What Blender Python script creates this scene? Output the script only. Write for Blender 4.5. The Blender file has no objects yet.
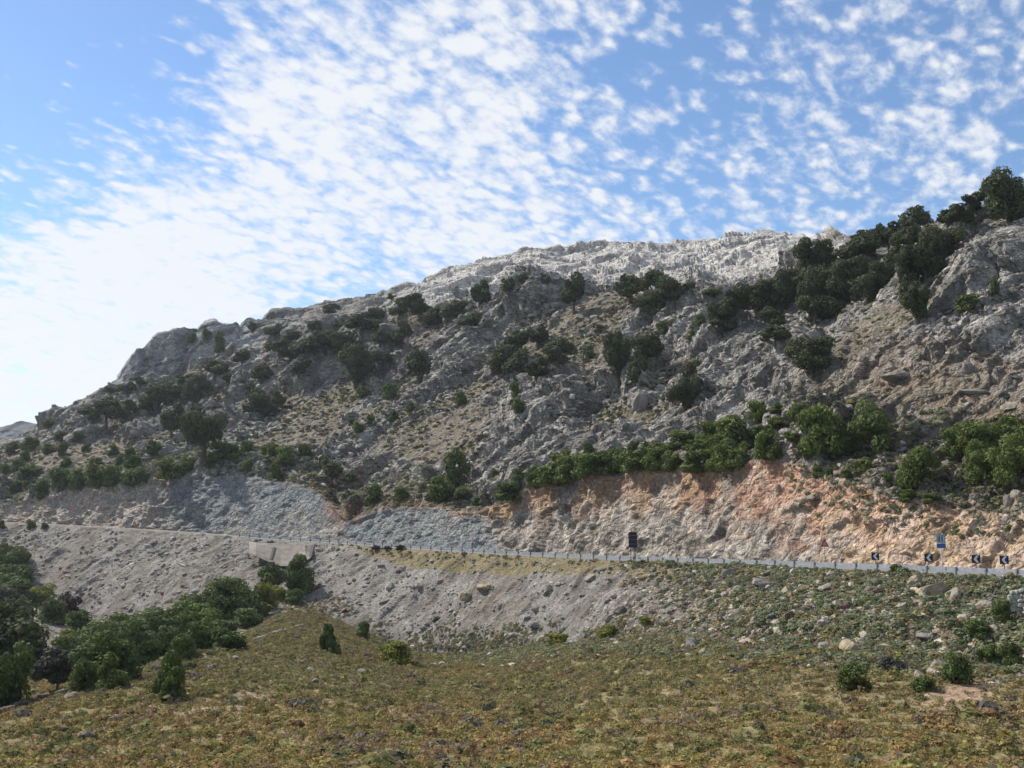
import bpy, bmesh, math, random
import numpy as np

# ------------------------------------------------------------------ camera, sky, sun, exposure
F = 1050.0                                  # focal length in pixels of a 1024 wide frame
PITCH = math.atan(136.0 / F)
SC = bpy.context.scene
COL = SC.collection
cam_data = bpy.data.cameras.new("camera")
cam = bpy.data.objects.new("camera", cam_data)
COL.objects.link(cam)
cam.location = (0, 0, 0)
cam.rotation_euler = (math.pi / 2 + PITCH, 0, 0)
cam_data.sensor_width = 36.0
cam_data.lens = 36.0 * F / 1024.0
cam_data.clip_start = 0.5
cam_data.clip_end = 20000
SC.camera = cam
SC.render.resolution_x, SC.render.resolution_y = 1024, 768

SUN_DIR = np.array([-0.60, 0.38, 0.70])
SUN_DIR /= np.linalg.norm(SUN_DIR)
SUN_EL = math.asin(SUN_DIR[2])
SUN_AZ = math.atan2(SUN_DIR[0], SUN_DIR[1])
SKY_STRENGTH = 0.108
SC.view_settings.view_transform = 'Standard'
SC.view_settings.look = 'None'
SC.view_settings.gamma = 1.0
SC.view_settings.use_curve_mapping = False
SC.view_settings.exposure = 0.46


def N(nt, kind, **kw):
    n = nt.nodes.new(kind)
    for k, v in kw.items():
        setattr(n, k, v)
    return n


def setin(nt, node, name, val):
    s = node.inputs[name]
    if isinstance(val, bpy.types.NodeSocket):
        nt.links.new(val, s)
    else:
        s.default_value = val


def math_node(nt, op, a, b=0.0, c=None, clamp=False):
    n = N(nt, 'ShaderNodeMath', operation=op, use_clamp=clamp)
    setin(nt, n, 0, a)
    setin(nt, n, 1, b)
    if c is not None:
        setin(nt, n, 2, c)
    return n.outputs[0]


def maprange(nt, v, a, b, c=0.0, d=1.0, smooth=True):
    n = N(nt, 'ShaderNodeMapRange', interpolation_type='SMOOTHSTEP' if smooth else 'LINEAR')
    setin(nt, n, 'Value', v)
    n.inputs['From Min'].default_value = a
    n.inputs['From Max'].default_value = b
    n.inputs['To Min'].default_value = c
    n.inputs['To Max'].default_value = d
    return n.outputs['Result']


def noise(nt, vec, scale, detail=4, rough=0.5, dist=0.0):
    n = N(nt, 'ShaderNodeTexNoise')
    setin(nt, n, 'Vector', vec)
    n.inputs['Scale'].default_value = scale
    n.inputs['Detail'].default_value = detail
    n.inputs['Roughness'].default_value = rough
    n.inputs['Distortion'].default_value = dist
    return n.outputs[0]


def pix_dir(u, v):
    xc = (u - 512.0) / F
    yc = (384.0 - v) / F
    d = np.array([xc, math.cos(PITCH) - yc * math.sin(PITCH), math.sin(PITCH) + yc * math.cos(PITCH)])
    return d / np.linalg.norm(d)


def build_world():
    w = bpy.data.worlds.new("World")
    SC.world = w
    w.use_nodes = True
    nt = w.node_tree
    nt.nodes.clear()
    out = N(nt, 'ShaderNodeOutputWorld')
    bg = N(nt, 'ShaderNodeBackground')
    bg.inputs['Strength'].default_value = SKY_STRENGTH
    sky = N(nt, 'ShaderNodeTexSky', sky_type='NISHITA')
    sky.sun_disc = False
    sky.sun_elevation = SUN_EL
    sky.sun_rotation = SUN_AZ
    sky.altitude = 500
    sky.air_density = 1.0
    sky.dust_density = 0.3
    sky.ozone_density = 2.0
    tc = N(nt, 'ShaderNodeTexCoord')
    sep = N(nt, 'ShaderNodeSeparateXYZ')
    nt.links.new(tc.outputs['Generated'], sep.inputs[0])
    z = math_node(nt, 'ADD', math_node(nt, 'MAXIMUM', sep.outputs[2], 0.0), 0.28)
    px = math_node(nt, 'DIVIDE', sep.outputs[0], z)
    py = math_node(nt, 'DIVIDE', sep.outputs[1], z)
    comb = N(nt, 'ShaderNodeCombineXYZ')
    nt.links.new(px, comb.inputs[0])
    nt.links.new(py, comb.inputs[1])
    rot = N(nt, 'ShaderNodeVectorRotate', rotation_type='Z_AXIS')
    nt.links.new(comb.outputs[0], rot.inputs['Vector'])
    rot.inputs['Angle'].default_value = math.radians(38)
    mp = N(nt, 'ShaderNodeMapping')
    nt.links.new(rot.outputs[0], mp.inputs['Vector'])
    mp.inputs['Scale'].default_value = (1.15, 0.75, 1.0)
    P = mp.outputs[0]
    n1 = noise(nt, P, 3.2, 4, 0.55)                    # large patches
    n2 = noise(nt, P, 21.0, 5, 0.6, 0.35)              # puffs
    n3 = noise(nt, P, 75.0, 3, 0.6)                    # fine break up
    vor = N(nt, 'ShaderNodeTexVoronoi', feature='SMOOTH_F1')
    wv = N(nt, 'ShaderNodeVectorMath', operation='ADD')
    nz = N(nt, 'ShaderNodeTexNoise')
    nt.links.new(P, nz.inputs['Vector'])
    nz.inputs['Scale'].default_value = 14.0
    sc = N(nt, 'ShaderNodeVectorMath', operation='SCALE')
    nt.links.new(nz.outputs['Color'], sc.inputs[0])
    sc.inputs['Scale'].default_value = 0.07
    nt.links.new(P, wv.inputs[0])
    nt.links.new(sc.outputs[0], wv.inputs[1])
    nt.links.new(wv.outputs[0], vor.inputs['Vector'])
    vor.inputs['Scale'].default_value = 33.0
    vor.inputs['Smoothness'].default_value = 0.7
    puffs = maprange(nt, vor.outputs['Distance'], 0.05, 0.75, 1.0, 0.0, False)

    def blob(u, v, r0, r1):                            # 1 inside a patch of sky round a direction
        d = pix_dir(u, v)
        dp = N(nt, 'ShaderNodeVectorMath', operation='DOT_PRODUCT')
        nt.links.new(tc.outputs['Generated'], dp.inputs[0])
        dp.inputs[1].default_value = tuple(d)
        return maprange(nt, dp.outputs['Value'], math.cos(r1), math.cos(r0))
    cov = math_node(nt, 'MULTIPLY_ADD', n1, 1.2, -0.58)
    cov = math_node(nt, 'ADD', cov, math_node(nt, 'MULTIPLY', math_node(nt, 'SUBTRACT', n2, 0.5), 1.35))
    cov = math_node(nt, 'ADD', cov, math_node(nt, 'MULTIPLY', math_node(nt, 'SUBTRACT', puffs, 0.5), 0.75))
    cov = math_node(nt, 'ADD', cov, math_node(nt, 'MULTIPLY', math_node(nt, 'SUBTRACT', n3, 0.5), 0.75))
    for u, v, r0, r1, a in CLOUDS:
        cov = math_node(nt, 'ADD', cov, math_node(nt, 'MULTIPLY', blob(u, v, r0 / F, r1 / F), a))
    dens = maprange(nt, cov, -0.42, 0.50)
    lo = math_node(nt, 'MULTIPLY', dens, 0.93)
    mix = N(nt, 'ShaderNodeMix', data_type='RGBA')
    nt.links.new(lo, mix.inputs['Factor'])
    tint = N(nt, 'ShaderNodeMix', data_type='RGBA', blend_type='MULTIPLY')
    tint.inputs['Factor'].default_value = 1.0
    nt.links.new(sky.outputs[0], tint.inputs['A'])
    tint.inputs['B'].default_value = SKY_TINT
    nt.links.new(tint.outputs['Result'], mix.inputs['A'])
    mix.inputs['B'].default_value = tuple(c / SKY_STRENGTH for c in CLOUD_COL) + (1,)
    nt.links.new(mix.outputs['Result'], bg.inputs['Color'])
    nt.links.new(bg.outputs[0], out.inputs[0])


SKY_TINT = (0.86, 0.98, 1.08, 1)
CLOUD_COL = (0.665, 0.68, 0.70)
CLOUDS = [(10, 20, 60, 230, -0.62), (-40, 170, 20, 130, -0.25), (0, 390, 80, 290, 0.50), (220, 330, 60, 230, 0.22),
          (230, 150, 40, 190, 0.20), (430, 70, 40, 190, 0.22), (520, 200, 40, 160, 0.12), (740, 250, 40, 160, 0.08),
          (980, 60, 40, 200, 0.02), (860, 120, 60, 260, -0.14), (640, 100, 20, 130, -0.14), (90, 145, 15, 80, -0.08)]
build_world()

sun_data = bpy.data.lights.new("sun", 'SUN')
sun_data.energy = 5.0
sun_data.angle = math.radians(0.5)
sun_data.color = (1.0, 0.94, 0.84)
sun = bpy.data.objects.new("sun", sun_data)
COL.objects.link(sun)
from mathutils import Vector, Matrix, Euler
sun.rotation_euler = Vector(tuple(-SUN_DIR)).to_track_quat('-Z', 'Y').to_euler()

# ------------------------------------------------------------------ numeric helpers
rng = np.random.default_rng(11)
random.seed(5)
_perm = np.random.default_rng(3).permutation(256).astype(np.int32)
_perm = np.concatenate([_perm, _perm])
_g = np.random.default_rng(4).normal(size=(256, 3)).astype(np.float32)
_g /= np.linalg.norm(_g, axis=1, keepdims=True)


def perlin(p, seed=0):
    p = np.asarray(p, np.float32) + np.float32(seed * 17.31)
    i = np.floor(p).astype(np.int32)
    f = p - i
    w = f * f * f * (f * (f * 6 - 15) + 10)
    i &= 255
    res = 0
    for dx in (0, 1):
        wx = w[:, 0] if dx else 1 - w[:, 0]
        a = _perm[(i[:, 0] + dx) & 255]
        for dy in (0, 1):
            wy = wx * (w[:, 1] if dy else 1 - w[:, 1])
            b = _perm[(a + i[:, 1] + dy) & 255]
            for dz in (0, 1):
                wz = wy * (w[:, 2] if dz else 1 - w[:, 2])
                g = _g[_perm[(b + i[:, 2] + dz) & 255]]
                res = res + wz * (g[:, 0] * (f[:, 0] - dx) + g[:, 1] * (f[:, 1] - dy) + g[:, 2] * (f[:, 2] - dz))
    return res * 1.5


def fbm(p, octv=4, seed=0, gain=0.5):
    s, a, t = 0, 1.0, 0
    for o in range(octv):
        s = s + a * perlin(p * (2.03 ** o), seed + o)
        t += a
        a *= gain
    return s / t


def ridged(p, octv=4, seed=0):
    s, a, t = 0, 1.0, 0
    for o in range(octv):
        s = s + a * (1 - 2 * np.abs(perlin(p * (2.1 ** o), seed + o)))
        t += a
        a *= 0.5
    return s / t


def worley(p, seed=0):
    p = np.asarray(p, np.float32)
    i = np.floor(p).astype(np.int32)
    f = p - i
    n = len(p)
    f1 = np.full(n, 9, np.float32)
    f2 = np.full(n, 9, np.float32)
    cid = np.zeros(n, np.int32)
    for dx in (-1, 0, 1):
        a = _perm[(i[:, 0] + dx + seed * 7) & 255]
        for dy in (-1, 0, 1):
            b = _perm[(a + i[:, 1] + dy) & 255]
            for dz in (-1, 0, 1):
                h = _perm[(b + i[:, 2] + dz) & 255]
                g = _g[h]
                d = (dx + .5 + .45 * g[:, 0] - f[:, 0]) ** 2 + (dy + .5 + .45 * g[:, 1] - f[:, 1]) ** 2 + (dz + .5 + .45 * g[:, 2] - f[:, 2]) ** 2
                m = d < f1
                f2 = np.where(m, f1, np.minimum(f2, d))
                cid = np.where(m, h, cid)
                f1 = np.where(m, d, f1)
    return np.sqrt(f1), np.sqrt(f2), _perm[cid] / 255.0


def facets(p, seed=0):
    """cells whose tops are tilted planes: broken rock"""
    p = np.asarray(p, np.float32)
    i = np.floor(p).astype(np.int32)
    f = p - i
    n = len(p)
    f1 = np.full(n, 9, np.float32)
    til = np.zeros(n, np.float32)
    for dx in (-1, 0, 1):
        a = _perm[(i[:, 0] + dx + seed * 7) & 255]
        for dy in (-1, 0, 1):
            b = _perm[(a + i[:, 1] + dy) & 255]
            for dz in (-1, 0, 1):
                h = _perm[(b + i[:, 2] + dz) & 255]
                g = _g[h]
                ox = dx + .5 + .45 * g[:, 0] - f[:, 0]
                oy = dy + .5 + .45 * g[:, 1] - f[:, 1]
                oz = dz + .5 + .45 * g[:, 2] - f[:, 2]
                d = ox * ox + oy * oy + oz * oz
                t = _g[_perm[h + 1]]
                m = d < f1
                til = np.where(m, t[:, 0] * ox + t[:, 1] * oy + t[:, 2] * oz + .35 * g[:, 2], til)
                f1 = np.where(m, d, f1)
    return til


def sm(x, a, b):
    t = np.clip((x - a) / (b - a), 0, 1)
    return t * t * (3 - 2 * t)


def win(x, a, b, s):
    return sm(x, a - s, a + s) * (1 - sm(x, b - s, b + s))


def kk(v):                                   # height per metre of depth for a picture row
    return np.tan(PITCH + np.arctan((384.0 - v) / F))


def yd(v):
    yc = (384.0 - v) / F
    return math.cos(PITCH) - yc * math.sin(PITCH)


def project(p):
    c, s = math.cos(PITCH), math.sin(PITCH)
    fw = p[..., 1] * c + p[..., 2] * s
    up = -p[..., 1] * s + p[..., 2] * c
    fw = np.maximum(fw, 0.1)
    return 512 + F * p[..., 0] / fw, 384 - F * up / fw


# ------------------------------------------------------------------ terrain: profile lines surveyed across the slope
def curve(u, pts):
    a = np.array(pts, float)
    return np.interp(u, a[:, 0], a[:, 1])


uin = np.arange(-140, 1166, 1.5)
uL = -140 - np.cumsum(np.linspace(2, 26, 60))
uR = 1166 + np.cumsum(np.linspace(2, 26, 60))
U = np.concatenate([uL[::-1], uin, uR])
NC = len(U)

R2v = curve(U, [(-200, 770), (0, 715), (75, 692), (150, 668), (200, 649), (250, 632), (300, 617), (330, 622), (360, 635), (400, 651), (450, 660), (520, 654), (600, 645), (700, 645), (800, 652), (900, 660), (1024, 668), (1200, 680)])
R2d = curve(U, [(-200, 70), (0, 88), (75, 95), (150, 108), (200, 118), (250, 146), (300, 190), (330, 200), (360, 190), (400, 178), (450, 168), (520, 158), (600, 140), (700, 118), (800, 99), (900, 88), (1024, 80), (1200, 70)])
R4v = curve(U, [(-200, 560), (0, 590), (60, 612), (100, 620), (150, 610), (200, 596), (250, 582), (300, 604), (330, 618), (360, 633), (400, 649), (450, 657), (520, 649), (600, 637), (700, 632), (800, 634), (900, 640), (1024, 645), (1200, 655)])
R4d = curve(U, [(-200, 350), (0, 305), (100, 278), (150, 268), (200, 258), (250, 250), (300, 240), (330, 228), (400, 212), (450, 200), (520, 183), (600, 158), (700, 130), (800, 110), (900, 98), (1024, 88), (1200, 75)])
R5v = curve(U, [(-400, 512), (-200, 516), (0, 522), (100, 527), (200, 533), (250, 538), (300, 541.5), (330, 543), (400, 548.5), (500, 555), (632, 561.5), (760, 566), (900, 572), (1024, 578), (1200, 588)])
R5d = curve(U, [(-400, 440), (-200, 395), (0, 350), (100, 325), (200, 300), (300, 278), (330, 270), (400, 245), (500, 215), (632, 180), (760, 150), (900, 125), (1024, 110), (1200, 92)])
R8v = curve(U, [(-300, 500), (0, 503), (50, 500), (70, 492), (100, 488), (150, 482), (200, 477), (250, 478), (300, 484), (325, 496), (345, 522), (352, 525), (370, 515), (400, 508), (450, 511), (470, 515), (490, 510), (510, 500), (560, 487), (600, 478), (650, 473), (700, 473), (740, 468), (770, 462), (800, 470), (850, 485), (900, 502), (950, 510), (1024, 517), (1200, 524)])
R9v = curve(U, [(-300, 485), (0, 482), (100, 464), (200, 455), (300, 456), (345, 484), (400, 480), (450, 482), (500, 474), (560, 458), (650, 444), (760, 430), (850, 442), (950, 460), (1024, 470), (1200, 482)])
R10v = curve(U, [(-300, 466), (0, 460), (100, 432), (200, 415), (300, 400), (400, 395), (500, 390), (600, 385), (700, 370), (800, 350), (900, 350), (1024, 370), (1200, 370)])
R10d = curve(U, [(-300, 450), (0, 440), (100, 430), (200, 430), (300, 405), (400, 370), (500, 340), (600, 300), (700, 265), (800, 235), (900, 190), (1024, 165), (1200, 135)])
R11v = curve(U, [(-300, 458), (0, 450), (30, 440), (60, 420), (100, 403), (125, 391), (180, 374), (240, 354), (300, 335), (400, 318), (440, 312), (500, 302), (560, 294), (600, 292), (700, 297), (760, 285), (800, 268), (850, 265), (900, 262), (950, 255), (1024, 262), (1200, 230)])
R11d = curve(U, [(-300, 560), (0, 550), (100, 540), (200, 540), (300, 500), (400, 450), (500, 420), (600, 390), (700, 350), (800, 310), (900, 238), (1024, 200), (1200, 165)])
R12v = curve(U, [(-300, 456), (-100, 452), (0, 447), (20, 441), (40, 429), (60, 413), (80, 401), (100, 393), (117, 389), (121, 378), (126, 364), (135, 350), (145, 340), (160, 330), (172, 327), (185, 322), (200, 321), (225, 323), (245, 325), (270, 317), (290, 309), (320, 304), (345, 301), (380, 295), (395, 288), (408, 285), (420, 291), (440, 279), (470, 266), (512, 257), (550, 248), (600, 241), (650, 238), (700, 238), (730, 234), (770, 231), (800, 234), (820, 242), (835, 240), (850, 240), (875, 244), (900, 236), (930, 226), (960, 214), (985, 206), (1000, 200), (1024, 192), (1200, 130)])
R12d = curve(U, [(-300, 640), (0, 620), (60, 590), (100, 560), (115, 552), (122, 546), (180, 547), (225, 549), (250, 580), (300, 640), (400, 600), (500, 580), (600, 560), (700, 540), (790, 480), (850, 350), (900, 285), (950, 245), (1024, 220), (1200, 180)])

RH = {}                                      # heights of key lines
rows = []                                    # (X, Y, Z, segment_count_to_next, zone)


def vrow(v, d):
    v = np.asarray(v, float) * np.ones(NC)
    d = np.asarray(d, float) * np.ones(NC)
    return np.stack([(U - 512) / F * d / yd(v), d, d * kk(v)], 1)


def zrow(z, d):
    z = np.asarray(z, float) * np.ones(NC)
    d = np.asarray(d, float) * np.ones(NC)
    t = np.arctan(z / d) - PITCH
    v = 384 - F * np.tan(t)
    return np.stack([(U - 512) / F * d / yd(v), d, z], 1)


def smooth_u(a, s=4):
    k = np.exp(-0.5 * (np.arange(-3 * s, 3 * s + 1) / s) ** 2)
    k /= k.sum()
    return np.convolve(np.pad(a, 3 * s, mode='edge'), k, mode='valid')


R2v, R2d, R4v, R4d, R5v, R5d = [smooth_u(a, 12) for a in (R2v, R2d, R4v, R4d, R5v, R5d)]
R8v, R9v, R10v, R10d, R11v, R11d, R12d = [smooth_u(a, 5) for a in (R8v, R9v, R10v, R10d, R11v, R11d, R12d)]
R12v = smooth_u(R12v, 1) + 5 * win(U, 118, 245, 6) + 4 * win(U, 560, 830, 40)
r0 = zrow(-1.75, 3.0)
r1 = vrow(776, 52.0)
r2 = vrow(R2v, R2d)
r4 = vrow(R4v, R4d)
gap = np.clip((R4d - R2d) / 60, 0, 1)
r3 = (r2 * .55 + r4 * .45)
r3[:, 2] -= 0.1 + 5.0 * gap * (1 - sm(U, 240, 300))
r5 = vrow(R5v, R5d)
r45 = r4 * .06 + r5 * .94                    # shoulder of the road
r45[:, 2] = r5[:, 2] - 0.35
r6 = zrow(r5[:, 2] + 0.10, R5d + 8.0)
r7 = zrow(r5[:, 2] - 0.15, R5d + 9.6)
Tn = 1.30 - 0.35 * sm(U, 860, 960) + 0.0 * U
k8 = kk(R8v)
d8 = (Tn * (R5d + 9.6) - r7[:, 2]) / (Tn - k8)
r8 = vrow(R8v, d8)
d9 = d8 + curve(U, [(0, 34), (300, 34), (500, 26), (700, 22), (900, 17), (1024, 15)])
r9 = vrow(R9v, d9)
r10 = vrow(R10v, R10d)
r11 = vrow(R11v, R11d)
r12 = vrow(R12v, R12d)
r13 = r12.copy()
r13[:, 1] += 60
r13[:, 0] *= 1 + 60 / r12[:, 1]
r13[:, 2] -= 4
r14 = r13.copy()
r14[:, 1] += 300
r14[:, 0] *= 1 + 300 / r13[:, 1]
r14[:, 2] = -70
KEY = [r0, r1, r2, r3, r4, r45, r5, r6, r7, r8, r9, r10, r11, r12, r13, r14]
CNT = [10, 110, 10, 14, 100, 4, 3, 3, 100, 56, 96, 120, 110, 14, 10]
BASE = {}
strip = []
ri = 0
for i in range(len(CNT)):
    BASE[i] = ri
    t = (np.arange(CNT[i]) / CNT[i])[:, None, None]
    strip.append(KEY[i][None] * (1 - t) + KEY[i + 1][None] * t)
    ri += CNT[i]
BASE[len(CNT)] = ri
strip.append(KEY[-1][None])
G = np.concatenate(strip, 0)                 # rows x columns x 3
NR = len(G)


def smooth_rows(G, a, b, s):
    k = np.exp(-0.5 * (np.arange(-3 * s, 3 * s + 1) / s) ** 2)
    k /= k.sum()
    sub = np.pad(G[a:b], ((3 * s, 3 * s), (0, 0), (0, 0)), mode='reflect', reflect_type='odd')
    o = np.zeros_like(G[a:b])
    for j, w in enumerate(k):
        o += w * sub[j:j + b - a]
    G[a:b] = o


smooth_rows(G, BASE[9] + 1, BASE[12], 12)
smooth_rows(G, BASE[0], BASE[2] + 6, 6)
PU, PV = project(G)
ROW = np.arange(NR)[:, None] * np.ones((1, NC))


def normals(G):
    du = np.gradient(G, axis=1)
    dr = np.gradient(G, axis=0)
    n = np.cross(du, dr)
    n /= np.linalg.norm(n, axis=2, keepdims=True) + 1e-9
    return n


NRM = normals(G)
P = G.reshape(-1, 3).astype(np.float32)
u_ = PU.reshape(-1)
v_ = PV.reshape(-1)
row = ROW.reshape(-1)
un = U[None, :].repeat(NR, 0).reshape(-1)


def seg(a, b, s=6.0):                        # soft membership of rows between key lines a and b
    return sm(row, BASE[a] - s, BASE[a] + s) * (1 - sm(row, BASE[b] - s, BASE[b] + s))


th = math.radians(38)
SX = np.array([math.cos(th), 0.25, math.sin(th)])
SX /= np.linalg.norm(SX)
SZ = np.cross(SX, [0, 1, 0])
SZ /= np.linalg.norm(SZ)
SY = np.cross(SZ, SX)
S = np.stack([P @ SX * 0.42, P @ SY, P @ SZ], 1).astype(np.float32)   # bedding aligned coordinates

hill = seg(9, 13, 10)
cut = seg(8, 9, 2)
emb = seg(4, 5, 3)
mead = 1 - sm(row, BASE[2], BASE[4] - 3)
ridge = sm(row, BASE[12] - 8, BASE[12] + 25) * (1 - sm(row, BASE[14], BASE[14] + 4))

big = fbm(P / 60, 3, 1)
med = fbm(P / 22, 3, 7)
bx = S + 0.9 * np.stack([fbm(P / 6, 2, 21), fbm(P / 6, 2, 25), fbm(P / 6, 2, 29)], 1).astype(np.float32) * 2.0
f1a, f2a, ca = worley(bx / 7.0, 1)
f1b, f2b, cb = worley(bx / 2.6, 2)
f1c, f2c, cc = worley(bx / 1.1, 3)
rid = ridged(S / 14, 4, 40)
fine = fbm(P / 1.6, 3, 50)
# where bare rock crops out on the hillside
rockm = sm(med * 0.9 + big * 0.6 + 0.35 * rid - 0.02, -0.08, 0.20)


def bump_at(uu, vv, ru, rv, rot=0.0):
    a = math.radians(rot)
    x = (u_ - uu) * math.cos(a) + (v_ - vv) * math.sin(a)
    y = -(u_ - uu) * math.sin(a) + (v_ - vv) * math.cos(a)
    return np.exp(-((x / ru) ** 2 + (y / rv) ** 2) ** 1.5)


knob = np.zeros(len(P))
for uu, vv, ru, rv, amp, rot in [
        (530, 302, 26, 18, 7.0, -10), (990, 262, 48, 46, 5.0, -40), (968, 300, 26, 22, 2.5, 0), (460, 345, 60, 14, 4.0, -28),
        (700, 300, 30, 14, 4.0, -15), (690, 335, 40, 16, 3.0, -20), (640, 396, 14, 20, 4.5, 20), (520, 430, 60, 34, 3.0, -25),
        (745, 375, 70, 26, 3.5, -20), (845, 372, 70, 26, 2.5, -15), (960, 365, 60, 26, 2.5, -20), (620, 300, 40, 10, 0.0, 0),
        (440, 300, 40, 16, 3.0, -20), (330, 370, 30, 12, 3.0, -30), (560, 410, 40, 26, 3.0, -20), (380, 345, 20, 14, 3.0, -20),
        (1000, 330, 40, 14, 2.0, -20), (240, 385, 22, 12, 2.5, -20), (80, 425, 20, 10, 2.0, -20), (500, 275, 40, 12, 3.0, -15)]:
    b = bump_at(uu, vv, ru, rv, rot) * hill
    knob += amp * b
    rockm = np.clip(rockm + (0.9 if amp > 0 else -0.9) * b, 0, 1)
soil = np.zeros(len(P))
for uu, vv, ru, rv, rot in [(590, 325, 60, 24, -25), (440, 440, 70, 36, -10), (900, 320, 60, 20, -25), (300, 440, 60, 20, -10),
                            (60, 460, 90, 20, 0), (470, 400, 50, 16, -25), (930, 400, 70, 18, 0), (870, 345, 60, 14, -20), (400, 495, 60, 14, 0), (330, 410, 40, 20, -20)]:
    soil = np.maximum(soil, bump_at(uu, vv, ru, rv, rot))
rockm = rockm * (1 - 0.85 * soil) * hill
rockm = np.clip(np.maximum(rockm, ridge * 0.95), 0, 1)
grove = np.clip((sm(f2a - f1a, .02, .30)) , 0, 1)
dist = np.clip(P[:, 1] / 300, 0.35, 2.2)
f1d, f2d, cd = worley(bx / 18.0, 5)
fta = facets(bx / 8.5 + 3.3, 1)
ftb = facets(bx / 3.4 + 7.1, 2)
ftd = facets(bx / 20.0, 4)
fb = 1 - sm(P[:, 1], 330, 500)
fc = 1 - sm(P[:, 1], 210, 330)
rock_h = rid * .35 + ftd * 4.5 + fta * 3.2 + ftb * 1.5 * fb + (cd - .5) * 1.6 + sm(f2d - f1d, .02, .25) * 1.2 + (ca - .5) * 1.5 + grove * 0.6 * (1 - ridge) + ((cb - .5) * .9 + sm(f2b - f1b, .02, .3) * 0.8) * fb + (cc - .5) * 0.7 * fc
lq = P @ SZ / 6.5 + fbm(P / 20, 3, 67) * 1.6
lsaw = (lq - np.floor(lq)) ** 1.6
rock_h = rock_h + lsaw * 2.0 * sm(fbm(P / 26, 2, 68), -.25, .2) * (.7 + .6 * ridge)
soil_h = med * 0.5 + (sm(cb, .66, .76) * (1 - f1b) * 1.3) * fb + sm(cc, .62, .75) * 0.7 * (1 - f1c) * fc + fine * 0.15
ampd = np.clip(dist, .55, 1.3) * (1 - .38 * ridge)
clf = sm(row, BASE[12] - 60, BASE[12] - 20) * win(un, 112, 255, 10)
disp = hill * (big * 3.0 + (1 - .4 * clf) * (rockm * rock_h * ampd + (1 - rockm) * soil_h) + knob)
vg = ridged(np.stack([P[:, 0] / 13, P[:, 1] / 60, P[:, 2] / 60], 1), 3, 63)
disp += clf * (vg * 3.6 + (ca - .5) * 3.0 + (cd - .5) * 3.0)
# blasted rock of the road cutting: diagonal bedding, angular blocks
smoothcut = win(un, 215, 345, 20) * 0.65 + win(un, 350, 470, 18) * 0.55 + win(un, -200, 130, 40) * .25
f1e, f2e, ce = worley((P + 1.4 * np.stack([fbm(P / 5, 2, 221), fbm(P / 5, 2, 225), fbm(P / 5, 2, 229)], 1).astype(np.float32)) / np.array([2.9, 2.4, 2.1], np.float32), 8)
fte = facets(P / 5.0 + fbm(P / 9, 2, 231)[:, None], 6)
ftf = facets(P / 2.3, 7)
cut_h = rid * .15 + (ca - .5) * .5 + (ce - .5) * .6 + fte * 1.5 + ftf * 1.0 + sm(f2e - f1e, .02, .3) * .5 + fbm(P / 4, 4, 66) * .6 + (cc - .5) * 0.5 + fbm(P / 15, 2, 61) * 2.2
disp += cut * cut_h * (1 - smoothcut) * np.clip(dist, .6, 1.3) * 0.8
# spoil banks below the road
emb_h = fbm(P / 14, 3, 70) * 1.3 + sm(cc, .62, .8) * .5 * (1 - f1c) + sm(cb, .80, .86) * .8 * (1 - f1b) + fine * .18
gull = ridged(np.stack([P[:, 0] / 9 + P[:, 2] / 16, P[:, 1] * 0 + 3, P[:, 2] * 0 + 1], 1), 2, 80)
disp += emb * (emb_h + gull * .35)
disp += seg(2, 4, 3) * fbm(P / 12, 2, 75) * 0.8
disp += mead * (fbm(P / 16, 3, 90) * 0.8 + fbm(P / 4, 3, 95) * .5 + fine * 0.12)
disp *= 1 - 0.999 * win(row, BASE[5], BASE[8], 1.0)
dg = np.pad(disp.reshape(NR, NC), 1, mode='edge')
dg = (dg[:-2] + 2 * dg[1:-1] + dg[2:]) / 4
dg = (dg[:, :-2] + 2 * dg[:, 1:-1] + dg[:, 2:]) / 4
soft = np.clip(cut * 1.0 + .55, 0, 1)
disp = disp * (1 - soft) + dg.ravel() * soft
P2 = P + NRM.reshape(-1, 3) * disp[:, None]
G2 = P2.reshape(NR, NC, 3)
# the road keeps its level
for rr in range(BASE[5], BASE[8] + 1):
    G2[rr] = G[rr]
P2 = G2.reshape(-1, 3)
PU2, PV2 = project(G2)
NRM2 = normals(G2)

# ---------------- natural colours of the ground (albedo; the cliff's also holds painted shade)
def C(*c):
    return np.array(c, np.float32)


def mixc(a, b, t):
    return a * (1 - t[:, None]) + b * t[:, None]


m1 = fbm(P / 9, 4, 101)
m2 = fbm(P / 3, 4, 111)
m3 = fbm(P / 30, 3, 121)
sp = fbm(S / 2.2, 3, 131)
one = np.ones(len(P))
rockc = mixc(C(.175, .163, .147)[None] * one[:, None], C(.40, .375, .34)[None], sm(sp * 1.2 + m1 * .6, -.3, .5))
rockc = mixc(rockc, C(.10, .10, .098)[None], sm(m2 + .5 * m1, .15, .6) * .6)
rockc = mixc(rockc, C(.22, .175, .13)[None], sm(m1 - .4 * sp, .25, .6) * .25)
soilc = mixc(C(.175, .145, .112)[None] * one[:, None], C(.205, .175, .12)[None], sm(m1, -.3, .3))
soilc = mixc(soilc, C(.15, .135, .06)[None], sm(m3 + .6 * m2, -.05, .4) * .7)
stony = sm(cc, .68, .78) * (1 - f1c)
soilc = mixc(soilc, C(.27, .25, .225)[None], np.clip(stony * 1.2 + sm(cb, .75, .8) * .7 * (1 - f1b), 0, 1))
col = mixc(soilc, rockc, sm(rockm + .25 * m2, .25, .6))
white = sm(row, BASE[12] - 4, BASE[12] + 16) * win(un, 395, 850, 40)
whitec = mixc(C(.58, .55, .505)[None] * one[:, None], C(.27, .25, .225)[None], sm(sp + .6 * m1 + .6 * m2, .0, .6))
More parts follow.
